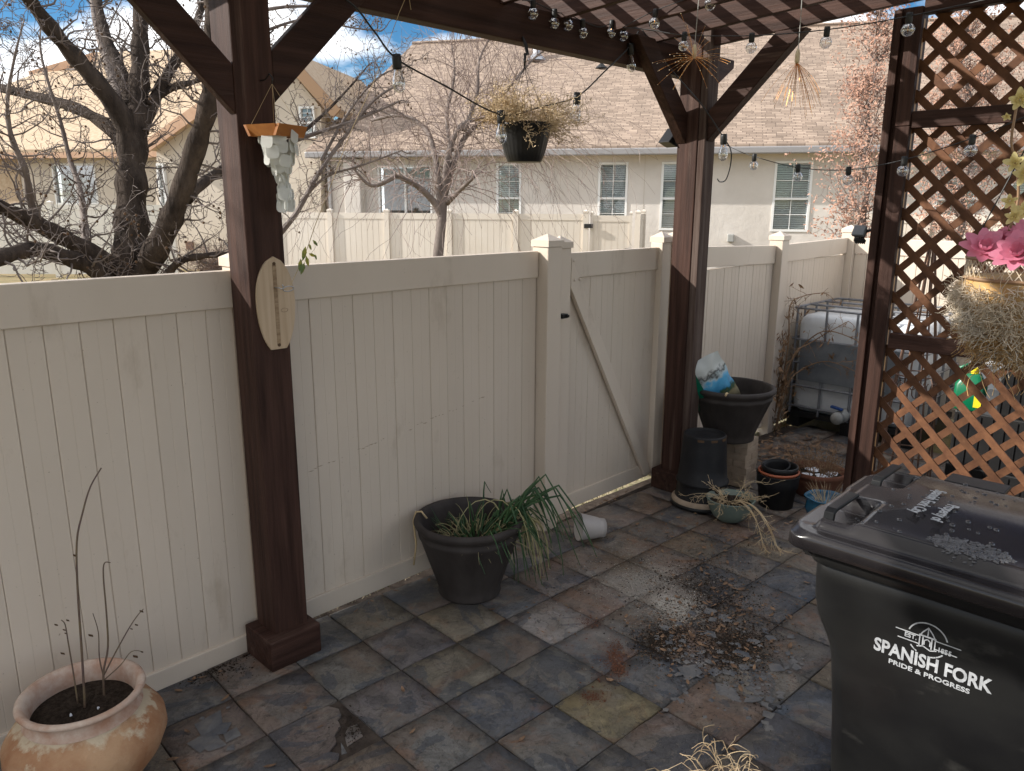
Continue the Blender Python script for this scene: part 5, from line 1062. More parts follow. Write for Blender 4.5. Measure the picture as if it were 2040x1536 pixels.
# ------------------------------------------------------------------ water tote and the clutter behind the lattice
def tote(O, label, sx_=1.02, sy_=1.18, h=1.14):
    t = thing('water_tote', label, 'water tank', O); x0, y0 = O.x, O.y
    rings = [[(p[0], p[1], O.z+z) for p in rrect(x0+.03+i, x0+sx_-.03-i, y0-sy_+.03+i, y0-.03-i, .09)] for (z, i) in ((.15, .04), (.17, .01), (.20, 0), (.55, .0), (.98, 0), (1.03, .012), (1.06, .04), (1.075, .12))]
    m = MB(); loft(m, rings); m.build('tank', M['tote'], t, smooth=True)
    m = MB(); m.lathe([(.13, 1.06), (.13, 1.11), (.11, 1.12), (0, 1.12)], O+V((sx_/2, -sy_/2, 0)), 20); m.build('lid', M['blackp'], t)
    m = MB(); m.box((x0, y0-sy_, O.z+.10), (x0+sx_, y0, O.z+.148)); m.build('pallet_deck', M['blackp'], t)
    for yy in (y0-.08, y0-sy_/2, y0-sy_+.08):
        m = MB(); m.box((x0, yy-.06, O.z), (x0+sx_, yy+.06, O.z+.0995)); m.build('pallet_foot', M['blackp'], t)
    for z in (.20, .40, .62, .84, 1.13):
        P = [(p[0], p[1], O.z+z) for p in rrect(x0, x0+sx_, y0-sy_, y0, .04, 3)]; m = MB(); m.tube([V(p) for p in P+[P[0]]], .011, 6); m.build('cage_hoop', M['cage'], t)
    for k in range(5):
        yy = y0-.04-(sy_-.08)*k/4
        for xx in (x0-.004, x0+sx_+.004): m = MB(); m.tube([V((xx, yy, O.z+.13)), V((xx, yy, O.z+1.13))], .011, 6); m.build('cage_bar', M['cage'], t)
    for k in range(1, 4):
        xx = x0+sx_*k/4
        for yy in (y0+.004, y0-sy_-.004): m = MB(); m.tube([V((xx, yy, O.z+.13)), V((xx, yy, O.z+1.13))], .011, 6); m.build('cage_bar', M['cage'], t)
    for k in (1, 2):
        m = MB(); m.tube([V((x0+sx_*k/3, y0, O.z+1.13)), V((x0+sx_*k/3, y0-sy_, O.z+1.13))], .011, 6); m.build('cage_bar', M['cage'], t)
    m = MB(); m.box((x0-.022, y0-.98, O.z+.46), (x0-.012, y0-.10, O.z+.84)); m.build('label_plate', M['totelabel'], t, bevel=.002)
    m = MB(); c = V((x0-.02, y0-sy_/2+.04, O.z+.19)); m.lathe([(.06, -.04), (.06, .05), (.045, .06), (.045, .10), (.055, .10), (.055, .14), (0, .14)], c, 18, V((0, 1, 0)), V((0, 0, 1)), V((-1, 0, 0))); v = m.build('valve', M['greyp'], t, smooth=True)
    m = MB(); m.bar(c+V((-.06, .09, .085)), c+V((-.06, -.02, .07)), .04, .022); m.build('valve_handle', M['bluecap'], v, bevel=.006); return t
tote(V((5.42, .58, 0)), 'caged white water tote in the fence corner wrapped by a dead vine')
tote(V((5.30, -.95, 0)), 'caged white water tote standing behind the lattice screen')
# dead vine
rq = random.Random(19); vc = V((5.0, .38, 0)); vn = thing('dead_vine', 'brown dead vine climbing beside the water tote', 'vine', vc); m = MB(); tips = []
cfg4 = dict(seg=(9, 5, 3), kink=(.12, .25, .3), trop=V((0, 0, -1)), tw=(.05, .12, .1), rmin=.0018, kids=(1, 1), prob=(.5, .5), len=(.3, .4), ang=.8)
for P in ([(1530, 880), (1560, 760), (1590, 700), (1640, 660), (1700, 675), (1722, 695)], [(1540, 880), (1568, 770), (1600, 735), (1650, 720), (1715, 745)], [(1545, 870), (1570, 690), (1574, 610), (1600, 590), (1640, 583)], [(1540, 880), (1575, 720), (1620, 680), (1690, 640)], [(1535, 870), (1560, 700), (1552, 640)]):
    pts = smooth_path([AX(q[0], q[1], 5.36 if q[0] > 1580 else 5.2) for q in P], 5); pts[0].z = 0; n = len(pts); m.tube(pts, [.009*(1-.7*k/n) for k in range(n)], 5)
    for k in range(2, n): grow(m, pts[k], V((rq.gauss(0, .4), rq.gauss(0, 1), rq.gauss(0, .6))), rq.uniform(.06, .22), .003, 1, cfg4, rq, tips)
m.build('stems', M['drybrown'], vn, fix=False)
m = MB()
for k in range(420):
    if k < 120 and tips: p = rq.choice(tips)[0]
    else: t_ = rq.random(); p = AX(1548+rq.gauss(0, 9)+t_*8, 900-t_*240, 5.15+rq.gauss(0, .08))
    u = V((rq.gauss(0, .5), rq.gauss(0, .5), -1)).normalized(); v = u.orthogonal().normalized(); s = rq.uniform(.018, .045); m.quad(p-u*s, p+v*s*.45, p+u*s, p-v*s*.3)
m.build('withered_leaves', M['drybrown'], vn, fix=False)
# copper coloured obelisk trellis
ob_ = V((4.5, -.80, 0)); ot = thing('obelisk_trellis', 'rusty metal obelisk trellis with scrolls behind the lattice', 'trellis', ob_)
for k in range(8):
    a = 2*PI*k/8; d = V((math.cos(a), math.sin(a), 0)); m = MB(); m.tube([ob_+d*.19, ob_+d*.16+V((0, 0, .6)), ob_+d*.10+V((0, 0, 1.15)), ob_+d*.02+V((0, 0, 1.78))], .0065, 6); m.build('rod', M['rustrod'], ot)
for z, r_ in ((.25, .18), (.85, .138), (1.3, .08)):
    m = MB(); m.tube([ob_+V((r_*math.cos(2*PI*k/24), r_*math.sin(2*PI*k/24), z)) for k in range(25)], .005, 5); m.build('ring', M['rustrod'], ot)
for k in range(8):
    a = 2*PI*(k+.5)/8; d = V((math.cos(a), math.sin(a), 0)); e_ = V((-d.y, d.x, 0)); m = MB(); c = ob_+d*.15+V((0, 0, .74)); m.tube([c+e_*(.045*(1-.07*i)*math.cos(i*.7))+UP*(.08*(1-.07*i)*math.sin(i*.7)) for i in range(12)], .004, 4); m.build('scroll', M['rustrod'], ot)
# black crates, green jug
cr_ = V((4.5, -1.66, 0)); bc_ = thing('wire_crate', 'black wire crate stack behind the lower lattice', 'crate', cr_)
for (z0_, z1_, ins, ye) in ((0, .365, -.14, 0), (.3655, .735, -.13, 0), (.7355, 1.06, -.10, .2)):
    m = MB(); m.box((cr_.x-.3+ins, cr_.y-.34+ins, z0_), (cr_.x+.3-ins, cr_.y+.34-ins-ye, z1_)); cb = m.build('crate', M['blackp'], bc_, bevel=.01)
    for k in range(14):
        yy = cr_.y-.32+ins+(.64-2*ins-ye)*k/13; m = MB(); m.tube([V((cr_.x-.306+ins, yy, z0_+.02)), V((cr_.x-.306+ins, yy, z1_-.02))], .0035, 4); m.build('wire', M['nursery'], cb)
jp = V((4.16, -1.245, .7355)); jg = thing('jug', 'green plastic jug with yellow label on the black crates', 'jug', jp)
m = MB(); loft(m, [[(p[0], p[1], jp.z+z) for p in rrect(jp.x-.06+i, jp.x+.06-i, jp.y-.09+i, jp.y+.09-i, .03, 4)] for (z, i) in ((0, .004), (.01, 0), (.17, 0), (.23, .03), (.245, .04))]); m.build('bottle', M['greenjug'], jg, smooth=True)
m = MB(); m.tube([jp+V((0, .07, .18)), jp+V((0, .085, .27)), jp+V((0, .03, .30)), jp+V((0, .0, .24))], .014, 8); m.build('handle', M['greenjug'], jg, smooth=True)
m = MB(); m.box((jp.x-.063, jp.y-.085, jp.z+.03), (jp.x-.0602, jp.y-.04, jp.z+.12)); m.build('label_sheet', M['yellowp'], jg)
m = MB(); m.lathe([(.025, .245), (.025, .285), (0, .285)], jp+V((0, -.01, 0)), 14); m.build('cap', M['yellowp'], jg)
# ------------------------------------------------------------------ things on the surfboard post
so = AY(545, 600, .419)
sb = thing('surfboard_decor', 'small balsa surfboard plaque with a ring hook on the post', 'wall decor', V((so.x, .424, so.z)))
zt_, zb_ = AY(545, 511, .41).z, AY(555, 696, .41).z; H_ = zt_-zb_; xc = .5*(AY(512, 600, .41).x+AY(589, 600, .41).x); hwid = .5*(AY(589, 600, .41).x-AY(512, 600, .41).x)
def bwid(v): return hwid*max(0, 1-abs((v-.47)/(.47 if v < .47 else .60))**2.2)**.62
n = 22; pl = [(-bwid(1-k/n*1.0), k/n*H_) for k in range(0, n+1)]; right = [(bwid(1-k/n), k/n*H_) for k in range(n, -1, -1)]
out_ = [(a, b) for a, b in pl if abs(a) > 1e-4] + [(0, H_)] + [(a, b) for a, b in right if abs(a) > 1e-4]
m = MB(); m.prism(out_, V((xc, .4245, zb_)), V((1, 0, 0)), UP, V((0, -.011, 0))); m.build('board', M['ballsa'], sb, bevel=.002)
m = MB(); m.box((xc-.0085, .4120, zb_+.02), (xc+.0085, .4133, zb_+H_-.035)); m.build('stripe', M['stripe'], sb)
for zz in (zb_+.018, zb_+H_-.03):
    m = MB(); m.lathe([(.0075, 0), (.0075, .002), (0, .002)], V((xc, .4133, zz)), 10, V((1, 0, 0)), UP, V((0, -1, 0))); m.build('burnt_dot', M['mark'], sb)
m = MB(); rcx = V((xc+.035, .4131, zb_+.42*H_)); 
m.tube([rcx+V((.016*math.cos(2*PI*k/16), 0, .008*math.sin(2*PI*k/16))) for k in range(17)], .0006, 4); m.build('burnt_oval', M['mark'], sb)
hz = AY(552, 573, .40); m = MB(); m.tube([V((xc-.005, .414, hz.z)), V((xc+.0, .385, hz.z)), V((xc+.008, .372, hz.z-.004)), V((xc+.012, .368, hz.z+.006)), V((xc+.006, .364, hz.z+.014))], .0025, 6); m.build('hook', M['metal'], sb, smooth=True)
rc = V((xc+.030, .362, hz.z-.004)); m = MB(); m.tube([rc+V((.024*math.cos(a), -.004*math.sin(a), .011*math.sin(a))) for a in [2*PI*k/24 for k in range(25)]], .0022, 6); m.build('ring', M['metal'], sb, smooth=True)
# twine with a sprig of yellowing leaves
tp0 = rc+V((.010, 0, .011)); tps = [tp0, AY(610, 500, .36), AY(628, 448, .36), AY(655, 380, .37), AY(700, 260, .40), AY(750, 150, .43), AY(806, 0, .468), V((.86, .470, 2.93))]
tw0 = thing('twine', 'thin twine slanting up to the beam with a sprig of yellowing leaves', 'twine', tp0); m = MB(); m.tube(smooth_path(tps, 4), .0016, 5); m.build('cord', M['tan'], tw0)
for (lx, ly, ln, an) in ((603, 535, .045, -1.9), (612, 520, .04, -1.3), (606, 505, .05, -1.8), (622, 508, .03, -.4), (628, 484, .03, -.8), (618, 492, .025, -1.2), (598, 528, .045, -1.7), (629, 512, .022, -1.2)):
    c = AY(lx, ly, .355); u = V((math.cos(an), .1, math.sin(an))); v = V((-u.z, 0, u.x)); m = MB(); s = ln*.62
    m.v += [c-u*s, c-u*s*.2+v*s*.38, c+u*s*.5+v*s*.26, c+u*s, c+u*s*.5-v*s*.26, c-u*s*.2-v*s*.38, c+V((0, -.006, 0))]; m.f += [(0, 1, 6), (1, 2, 6), (2, 3, 6), (3, 4, 6), (4, 5, 6), (5, 0, 6)]; m.build('leaf', M['leafg'], tw0, smooth=True)
# capiz wind chime
cY = .335; hk = AY(525, 165, .40); ch = thing('wind_chime', 'capiz shell wind chime hung from a square orange wood frame', 'wind chime', V((hk.x, cY, hk.z)))
m = MB(); k0 = V((hk.x, .426, hk.z+.01)); m.tube([k0, k0+V((0, -.04, .0)), k0+V((0, -.075, .018)), k0+V((0, -.098, .0)), k0+V((0, -.09, -.02))], .0028, 6); m.build('hook', M['wire'], ch, smooth=True)
fc = AY(550, 262, cY); e1_ = V((.90, -.20, .0)).normalized(); e2_ = V((-.1, -.95, 0)).normalized()
e1_ = V((.94, .34, 0)).normalized(); e2_ = V((-.34, .94, 0)); hs = .082
m = MB()
for s in (-1, 1):
    m.obox(fc+e2_*(s*(hs-.01)), e1_, e2_, (UP+e2_*s*.5).normalized(), hs, .006, .024); m.obox(fc+e1_*(s*(hs-.01)), e2_, e1_, (UP+e1_*s*.5).normalized(), hs-.0125, .006, .0235)
m.obox(fc+UP*.012, e1_, e2_, UP, hs-.012, hs-.012, .004)
m.build('frame', M['chimewood'], ch)
top_ = k0+V((0, -.091, -.02)); m = MB()
for a in (-1, 1):
    for b in (-1, 1): m.tube([top_, fc+e1_*(a*hs*.8)+e2_*(b*hs*.8)+UP*.02], .0007, 4)
m.build('strings', M['tan'], ch)
def disc(c, r, nrm):
    u = nrm.orthogonal().normalized(); v = nrm.cross(u); me_ = MB(); N_ = 20
    P = [(r*(1+.08*math.cos(4*2*PI*k/N_+.5))*math.cos(2*PI*k/N_), r*(1+.08*math.cos(4*2*PI*k/N_+.5))*math.sin(2*PI*k/N_)) for k in range(N_)]
    me_.prism(P, c, u, v, nrm*.0012); return me_
rq = random.Random(31)
for (zo, rr_, cnt) in ((-.032, .070, 12), (-.068, .066, 12), (-.10, .052, 9), (-.132, .034, 6), (-.17, .014, 4), (-.196, .010, 3), (-.222, .014, 4), (-.25, .026, 5), (-.275, .024, 5)):
    for k in range(cnt):
        a = 2*PI*k/cnt+rq.uniform(-.3, .3)+zo*9; d = V((math.cos(a), math.sin(a), 0)); c = fc+d*(rr_*rq.uniform(.75, 1.1))+UP*(zo+rq.uniform(-.014, .014))+V((.03*(-zo/.36), 0, 0)); disc(c, rq.uniform(.024, .030), (d+V((0, 0, rq.gauss(0, .12)))).normalized()).build('shell', M['capiz'], ch)
m = MB(); m.tube([fc+UP*.012, fc+UP*-.15+V((.013, 0, 0)), fc+UP*-.275+V((.023, 0, 0))], .0008, 4); m.build('cord', M['tan'], ch)
# ------------------------------------------------------------------ hanging basket of dead plants
hb = AY(1045, 285, .43); top = AY(1046, 88, .455); hbk = thing('hanging_basket', 'black ribbed hanging basket overflowing with straw dry stems', 'planter', V((hb.x, hb.y, hb.z)))
Rb = 52*hb_d/FPX if (hb_d := (hb-CAM).dot(MF)) else .14; hh = Rb*1.42
zb0 = hb.z-hh*.5
m = MB(); m.lathe([(Rb*.62, 0), (Rb*.66, .003), (Rb*.78, hh*.25), (Rb*.93, hh*.68), (Rb*.97, hh*.86), (Rb*1.04, hh*.9), (Rb*1.06, hh), (Rb*.98, hh*1.0), (Rb*.92, hh*.8), (0, hh*.8)], V((hb.x, hb.y, zb0)), 96, wob=lambda a, z: 1+(.02*max(-.4, math.cos(a*30)) if hh*.06 < z < hh*.8 else 0), caps=(True, False)); m.build('pot', M['blackp'], hbk, smooth=True)
mid = AY(1045, 132, .43); m = MB()
for k in range(4):
    a = R(20+90*k); m.tube([mid, V((hb.x+Rb*math.cos(a), hb.y+Rb*math.sin(a), zb0+hh*.97))], .0016, 5)
m.build('hanger_wires', M['wire'], hbk)
m = MB(); m.tube([V((top.x, .476, HZ+.006)), top+V((.006, 0, -.005)), top+V((.010, -.01, -.05)), mid+V((.004, 0, .06)), mid], [.006, .011, .008, .009, .006], 6); m.build('hanger_hook', M['wire'], hbk, smooth=True)
m = MB(); rq = random.Random(40); tips = []; cb_ = V((hb.x, hb.y, zb0+hh*.82)); cfg5 = dict(seg=(6, 4, 3), kink=(.16, .3, .35), trop=V((0, 0, 1)), tw=(.0, .03, .03), rmin=.0010, kids=(2, 1), prob=(.85, .7), len=(.33, .5), ang=.7)
for k in range(95):
    a = rq.uniform(0, 2*PI); q = Rb*.85*math.sqrt(rq.random()); d = V((math.cos(a)*1.0, math.sin(a)*1.0, rq.uniform(.25, 1.3)))+V((MR.x, MR.y, 0))*.55; grow(m, cb_+V((q*math.cos(a), q*math.sin(a), 0)), d, rq.uniform(.12, .27), .0022, 0, cfg5, rq, tips)
m.build('dry_stems', M['dry'], hbk, fix=False); m = MB()
for (p, d) in tips:
    for _ in range(2):
        c = p+V((rq.gauss(0, .008), rq.gauss(0, .008), rq.gauss(0, .008))); u = V((rq.gauss(0, 1), rq.gauss(0, 1), rq.gauss(0, 1))).normalized(); v = u.orthogonal(); s = rq.uniform(.003, .0075); m.quad(c-u*s, c+v*s*.5, c+u*s, c-v*s*.5)
m.build('dry_leaves', M['dry'], hbk, fix=False)
# ------------------------------------------------------------------ coir basket with artificial flowers, in front of the lattice
cD = 2.45; cc = D(2040, 590, cD); fb = thing('coir_basket', 'hanging coir basket with pink and yellow artificial flowers by the lattice', 'planter', cc)
Rc = .19
m = MB(); m.lathe([(.001, -.20), (.06, -.19), (.12, -.15), (.16, -.08), (.178, 0), (.170, .05), (.16, .06), (.0, .05)], cc, 32); m.build('liner', M['coird'], fb, smooth=True)
m = MB(); m2 = MB(); rq = random.Random(51)
for k in range(5200):
    a = rq.uniform(0, 2*PI); t_ = rq.random(); z = .035-.23*t_; r_ = .182*math.sqrt(max(.02, 1-(max(0, -z+.03)/.235)**2)); p = cc+V((r_*math.cos(a), r_*math.sin(a), z)); d = V((math.cos(a)*.5+rq.gauss(0, .9), math.sin(a)*.5+rq.gauss(0, .9), rq.gauss(-.25, .8))).normalized(); pts = [p]; L_ = rq.uniform(.03, .085)*(1.25 if t_ > .8 else 1)
    for i in range(4): d = (d+V((rq.gauss(0, .5), rq.gauss(0, .5), rq.gauss(-.1, .45)))).normalized(); p = p+d*L_/4; pts.append(p.copy())
    (m2 if (t_ > .66 and rq.random() < .75) else m).tube(pts, rq.uniform(.0007, .0013), 3, caps=False)
for k in range(9):
    a = rq.uniform(2.2, 4.6); p = cc+V((.1*math.cos(a), .1*math.sin(a), -.18)); d = V((math.cos(a)*.4, math.sin(a)*.4, -1)); pts = [p]
    for i in range(7): d = (d+V((rq.gauss(0, .3), rq.gauss(0, .3), -.1))).normalized(); p = p+d*rq.uniform(.012, .03); pts.append(p.copy())
    m2.tube(pts, .0011, 4)
m.build('fibre', M['coir'], fb, fix=False, kind='stuff'); m2.build('fibre', M['coird'], fb, fix=False, kind='stuff')
bz0, bz1 = .055, .118; rb = .172
for z in (bz0, bz1):
    m = MB(); m.tube([cc+V((rb*math.cos(2*PI*k/40), rb*math.sin(2*PI*k/40), z)) for k in range(41)], .006, 6); m.build('rim_band', M['fascia_d'], fb)
m = MB(); nS = 44
for k in range(nS):
    for s in (1, -1):
        a0 = 2*PI*k/nS; a1 = a0+s*2*PI/nS*1.6; m.tube([cc+V((rb*math.cos(a0), rb*math.sin(a0), bz0)), cc+V((rb*1.004*math.cos((a0+a1)/2), rb*1.004*math.sin((a0+a1)/2), (bz0+bz1)/2)), cc+V((rb*math.cos(a1), rb*math.sin(a1), bz1))], .0019, 4, caps=False)
m.build('wicker_weave', M['coir'], fb, fix=False, kind='stuff')
def flower(c, nrm, r, mt, npet, nm='flower'):
    nrm = nrm.normalized(); u = nrm.orthogonal().normalized(); v = nrm.cross(u); m = MB()
    for ring, (cup, rs) in enumerate(((.25, 1.0), (.65, .75), (1.2, .5))):
        for k in range(npet):
            a = 2*PI*k/npet+ring*.35+rq.uniform(-.1, .1); d = u*math.cos(a)+v*math.sin(a); s = v*math.cos(a)-u*math.sin(a); L_ = r*rs*rq.uniform(.85, 1.1); wd_ = L_*.27; i0 = len(m.v)
            for j in range(5):
                t_ = j/4; cpos = c+d*(L_*(.1+.9*t_)*math.cos(cup*t_*.9))+nrm*(L_*math.sin(cup*(t_**1.3)*.9)); w_ = wd_*math.sin(PI*min(.93, .12+.8*t_))
                for q in (-1, 0, 1): m.v.append(cpos+s*(q*w_)+nrm*(abs(q)*w_*.25))
            for j in range(4):
                for q in range(2): k_i = i0+j*3+q; m.f.append((k_i, k_i+1, k_i+4, k_i+3))
    return m.build(nm, mt, fb, smooth=True, fix=False)
for (x, y, dd_, r_) in ((1962, 496, 2.36, .068), (2028, 506, 2.27, .075), (2003, 482, 2.44, .06), (2062, 480, 2.3, .07), (2040, 470, 2.4, .06)): c = D(x, y, dd_); flower(c, (CAM-c)*.5+UP*1.2+MR*rq.uniform(-.5, .3), r_, M['pink'] if x != 1965 else M['palepink'], 9)
vpts = smooth_path([D(2010, 460, 2.42), D(2028, 400, 2.4), D(2025, 330, 2.38), D(2015, 285, 2.37), D(2022, 230, 2.36), D(2030, 195, 2.36)], 5); m = MB(); m.tube(vpts, .004, 6); m.build('vine_stem', M['fascia_d'], fb, smooth=True)
for (x, y, r_, mt) in ((2032, 198, .036, 'yellow'), (2022, 325, .034, 'yellow'), (2042, 348, .04, 'yellow'), (2012, 400, .024, 'yellow'), (2020, 432, .03, 'yellow'), (2045, 420, .04, 'yellow'), (2006, 232, .014, 'yellow')): c = D(x, y, 2.34); flower(c, (CAM-c)+UP*rq.uniform(-1, 1)+MR*rq.uniform(-1.5, .2), r_, M[mt], 5, 'orchid')
m = MB(); pts0 = [cc+V((rb*math.cos(a), rb*math.sin(a), bz1)) for a in (R(100), R(220), R(340))]; hubp = V((cc.x+.02, cc.y, 3.14))
for p in pts0: m.tube([p, cc+V((.01, 0, .62)), hubp], .0022, 5)
m.build('chain', M['wire'], fb)
# ------------------------------------------------------------------ string lights
def lights(label, path, bulbs, globe, cable='wire', rb=.0026, sub=6, rr=None):
    pts = smooth_path(path, sub); root = thing('string_lights', label, 'string lights', path[0]); m = MB(); m.tube(pts, rb, 6); m.build('cable', M[cable], root, smooth=True)
    for p in bulbs:
        q = min(pts, key=lambda s: (s-p).length); d = V((0, 0, -1)) + V((random.Random(int(p.x*999)).uniform(-.15, .15), 0, 0)); d.normalize(); X = d.orthogonal().normalized(); Y = d.cross(X); p0 = p
        m = MB(); kq = 1.45 if not globe else 1.0; m.lathe([(.004*kq, -.012*kq), (.0135*kq, -.010*kq), (.0145*kq, .0), (.0145*kq, .030*kq), (.012*kq, .034*kq), (0, .034*kq)], p0, 14, X, Y, d); s = m.build('socket', M['wire'], root, smooth=True)
        R_ = (rr or .0245)*1.22; c = p0+d*(.034+R_*.85)
        if globe: pr = [(.010, .030), (.012, .036)] + [(R_*math.sin(t), .034+R_*.92-R_*math.cos(t)) for t in [R(32)+R(148)*k/10 for k in range(11)]]
        else: pr = [(.016, .046), (.017, .060), (.027, .090), (.030, .110), (.025, .134), (.009, .147), (.0005, .149)]
        pr[-1] = (.0004, pr[-1][1]); m = MB(); m.lathe(pr, p0, 18, X, Y, d); m.build('bulb', M['bulb'], s, smooth=True)
        m = MB(); m.tube([p0+d*.034, p0+d*.055+X*.004, p0+d*.066, p0+d*.055-X*.004, p0+d*.036], .0007, 4); m.build('filament', M['copperwire'], s)
hy = .462
ed = [AY(690, 0, .41), AY(790, 117, .40), AY(998, 228, .36), AY(1150, 192, .38), AY(1255, 92, hy)]
eb = [AY(790, 115, .40), AY(998, 226, .36), AY(1150, 190, .38), AY(1256, 92, hy)]
lights('black festoon cable with pear shaped bulbs crossing in front of the hanging basket', [ed[0]-MR*.25+UP*.1, ed[0], AY(745, 62, .405), ed[1], AY(885, 170, .38), ed[2], AY(1080, 212, .37), ed[3], AY(1205, 142, .42), ed[4], AY(1272, 62, hy)], eb, False, rb=.0042)
hd = [(1040, 0), (1062, 4), (1108, 24), (1132, 28), (1160, 42), (1195, 54), (1220, 46), (1243, 50), (1280, 58), (1330, 66)]
lights('globe string lights looped along the underside of the dark beam', [AY(x, y, hy-.01) for x, y in hd], [AY(x, y, hy-.014) for x, y in ((1062, 2), (1105, 22), (1132, 26), (1161, 42), (1219, 44), (1243, 50))], True)
gl2 = [(1255, 62, .9), (1310, 22, .82), (1364, 68, .72), (1430, 70, .6), (1503, 68, .5), (1648, 55, .15), (1812, 30, -.3), (1920, 15, -.7), (2040, -10, -1.0)]
def gp(x, y): return D(x, y, 4.35 - (x-1255)/785*1.35)
lights('globe string lights strung across from the beam to the lattice top', [gp(x, y) for x, y in ((1243, 55), (1300, 60), (1364, 70), (1500, 71), (1648, 59), (1812, 32), (1995, -8))], [gp(x, y) for x, y in ((1364, 68), (1498, 70), (1648, 58), (1812, 30))], True, rr=.023)
lights('globe string lights high under the rafters with two bulbs', [gp(x, y-25) for x, y in ((1240, 80), (1306, 46), (1414, 5), (1500, -40))], [gp(1306, 22), gp(1414, -18)], True, rr=.026)
lo = [(1440, 285), (1470, 300), (1503, 312), (1590, 334), (1691, 338), (1802, 318), (1938, 275), (2060, 225)]
def lp2(x, y): return D(x, y, 5.0 - (x-1440)/600*1.75)
lights('globe string lights sagging from the corner post across the lattice', [lp2(x, y) for x, y in lo], [lp2(x, y) for x, y in ((1503, 310), (1590, 331), (1691, 336), (1802, 316), (1938, 273))], True, rr=.0235)
c5 = AX(1440, 270, 3.11); lights('festoon cable running down the corner post with a hanging loop', [AY(1280, 60, .45), AY(1330, 130, .40), D(1395, 205, 4.75), D(1442, 275, 4.86), D(1456, 300, 4.86), D(1455, 330, 4.9), D(1446, 358, 4.95), D(1434, 362, 5.0), D(1429, 356, 5.0)], [D(1442, 272, 4.86)], False, rb=.004)
# ------------------------------------------------------------------ copper starburst lights
def starburst(label, px, py, dep, L_, topy, seed, droop, dense, topd):
    rq = random.Random(seed); c = D(px, py, dep); root = thing('starburst_light', label, 'hanging light', c); m = MB(); a = D(px+10, topy, topd)
    m.tube([c+UP*.05, c+UP*.10+V((.003, 0, 0)), a], .0022, 5); m.build('cord', M['lightgreycable'], root); m = MB(); m.lathe([(.0005, -.012), (.009, -.01), (.012, .0), (.012, .035), (.006, .058), (.0005, .06)], c, 12); m.build('stem', M['cream'], root, smooth=True)
    m = MB(); tp_ = []
    for k in range(dense):
        d = V((rq.gauss(0, 1), rq.gauss(0, 1), rq.gauss(.05 if droop < .09 else -1.5, .55))).normalized(); p = c+UP*-.008; pts = [p]; n = 7; l = L_*rq.uniform(.6, 1.1)
        for i in range(n): d = (d+V((0, 0, -droop*rq.uniform(.6, 1.5)))).normalized(); p = p+d*l/n; pts.append(p.copy())
        m.tube(pts, .0007, 4, caps=False); tp_ += [pts[3], pts[5], pts[-1]]
    m.build('wire_sprays', M['copperwire'], root, fix=False); m = MB()
    for p in tp_: m.ball(p, .0022, 5, 4)
    m.build('led_beads', M['cream'], root, fix=False)
starburst('copper wire starburst light hanging beside the corner post', 1383, 112, 4.1, .22, -10, 1, .06, 44, 4.0)
starburst('copper wire starburst light drooping in front of the shingle roof', 1588, 122, 3.9, .26, -5, 2, .10, 44, 3.8)
# ------------------------------------------------------------------ solar lamps
sp0 = AY(1356, 275, .51); sl = thing('solar_lamp', 'black wedge solar lamp fixed behind the corner post', 'lamp', V((3.13, .50, sp0.z)))
m = MB(); m.prism([(0, 0), (.11, -.03), (.11, .10)], V((3.07, .50, 2.475)), V((1, 0, 0)), UP, V((0, .09, 0))); m.build('housing', M['blackp'], sl, bevel=.004)
m = MB(); m.obox(V((3.155, .485, 2.50)), V((1, 0, 0)), V((0, 1, 0)), UP, .02, .02, .03); m.build('bracket', M['blackp'], sl)
s2c = AX(1712, 460, 3.10); s2_ = thing('solar_lamp', 'black solar spotlight on an arm beside the lattice post', 'lamp', s2c)
m = MB(); xx = (MR*-.6+UP*.35-MF*.5).normalized(); yy = xx.orthogonal().normalized(); yy = UP.cross(xx).normalized(); zz = xx.cross(yy); m.obox(s2c, xx, yy, zz, .012, .035, .032); m.build('panel', M['totelabel'], s2_, bevel=.003)
m = MB(); m.obox(s2c-xx*.022, xx, yy, zz, .0095, .03, .028); m.build('housing', M['blackp'], s2_, bevel=.004)
for k in range(5):
    m = MB(); m.obox(s2c-xx*.02+UP*-.045+yy*(-.024+.012*k), xx, yy, zz, .02, .0025, .012); m.build('fin', M['blackp'], s2_)
m = MB(); m.tube([s2c-xx*.025, V((3.125, -.863, s2c.z+.005))], .008, 6); m.build('arm', M['blackp'], s2_)
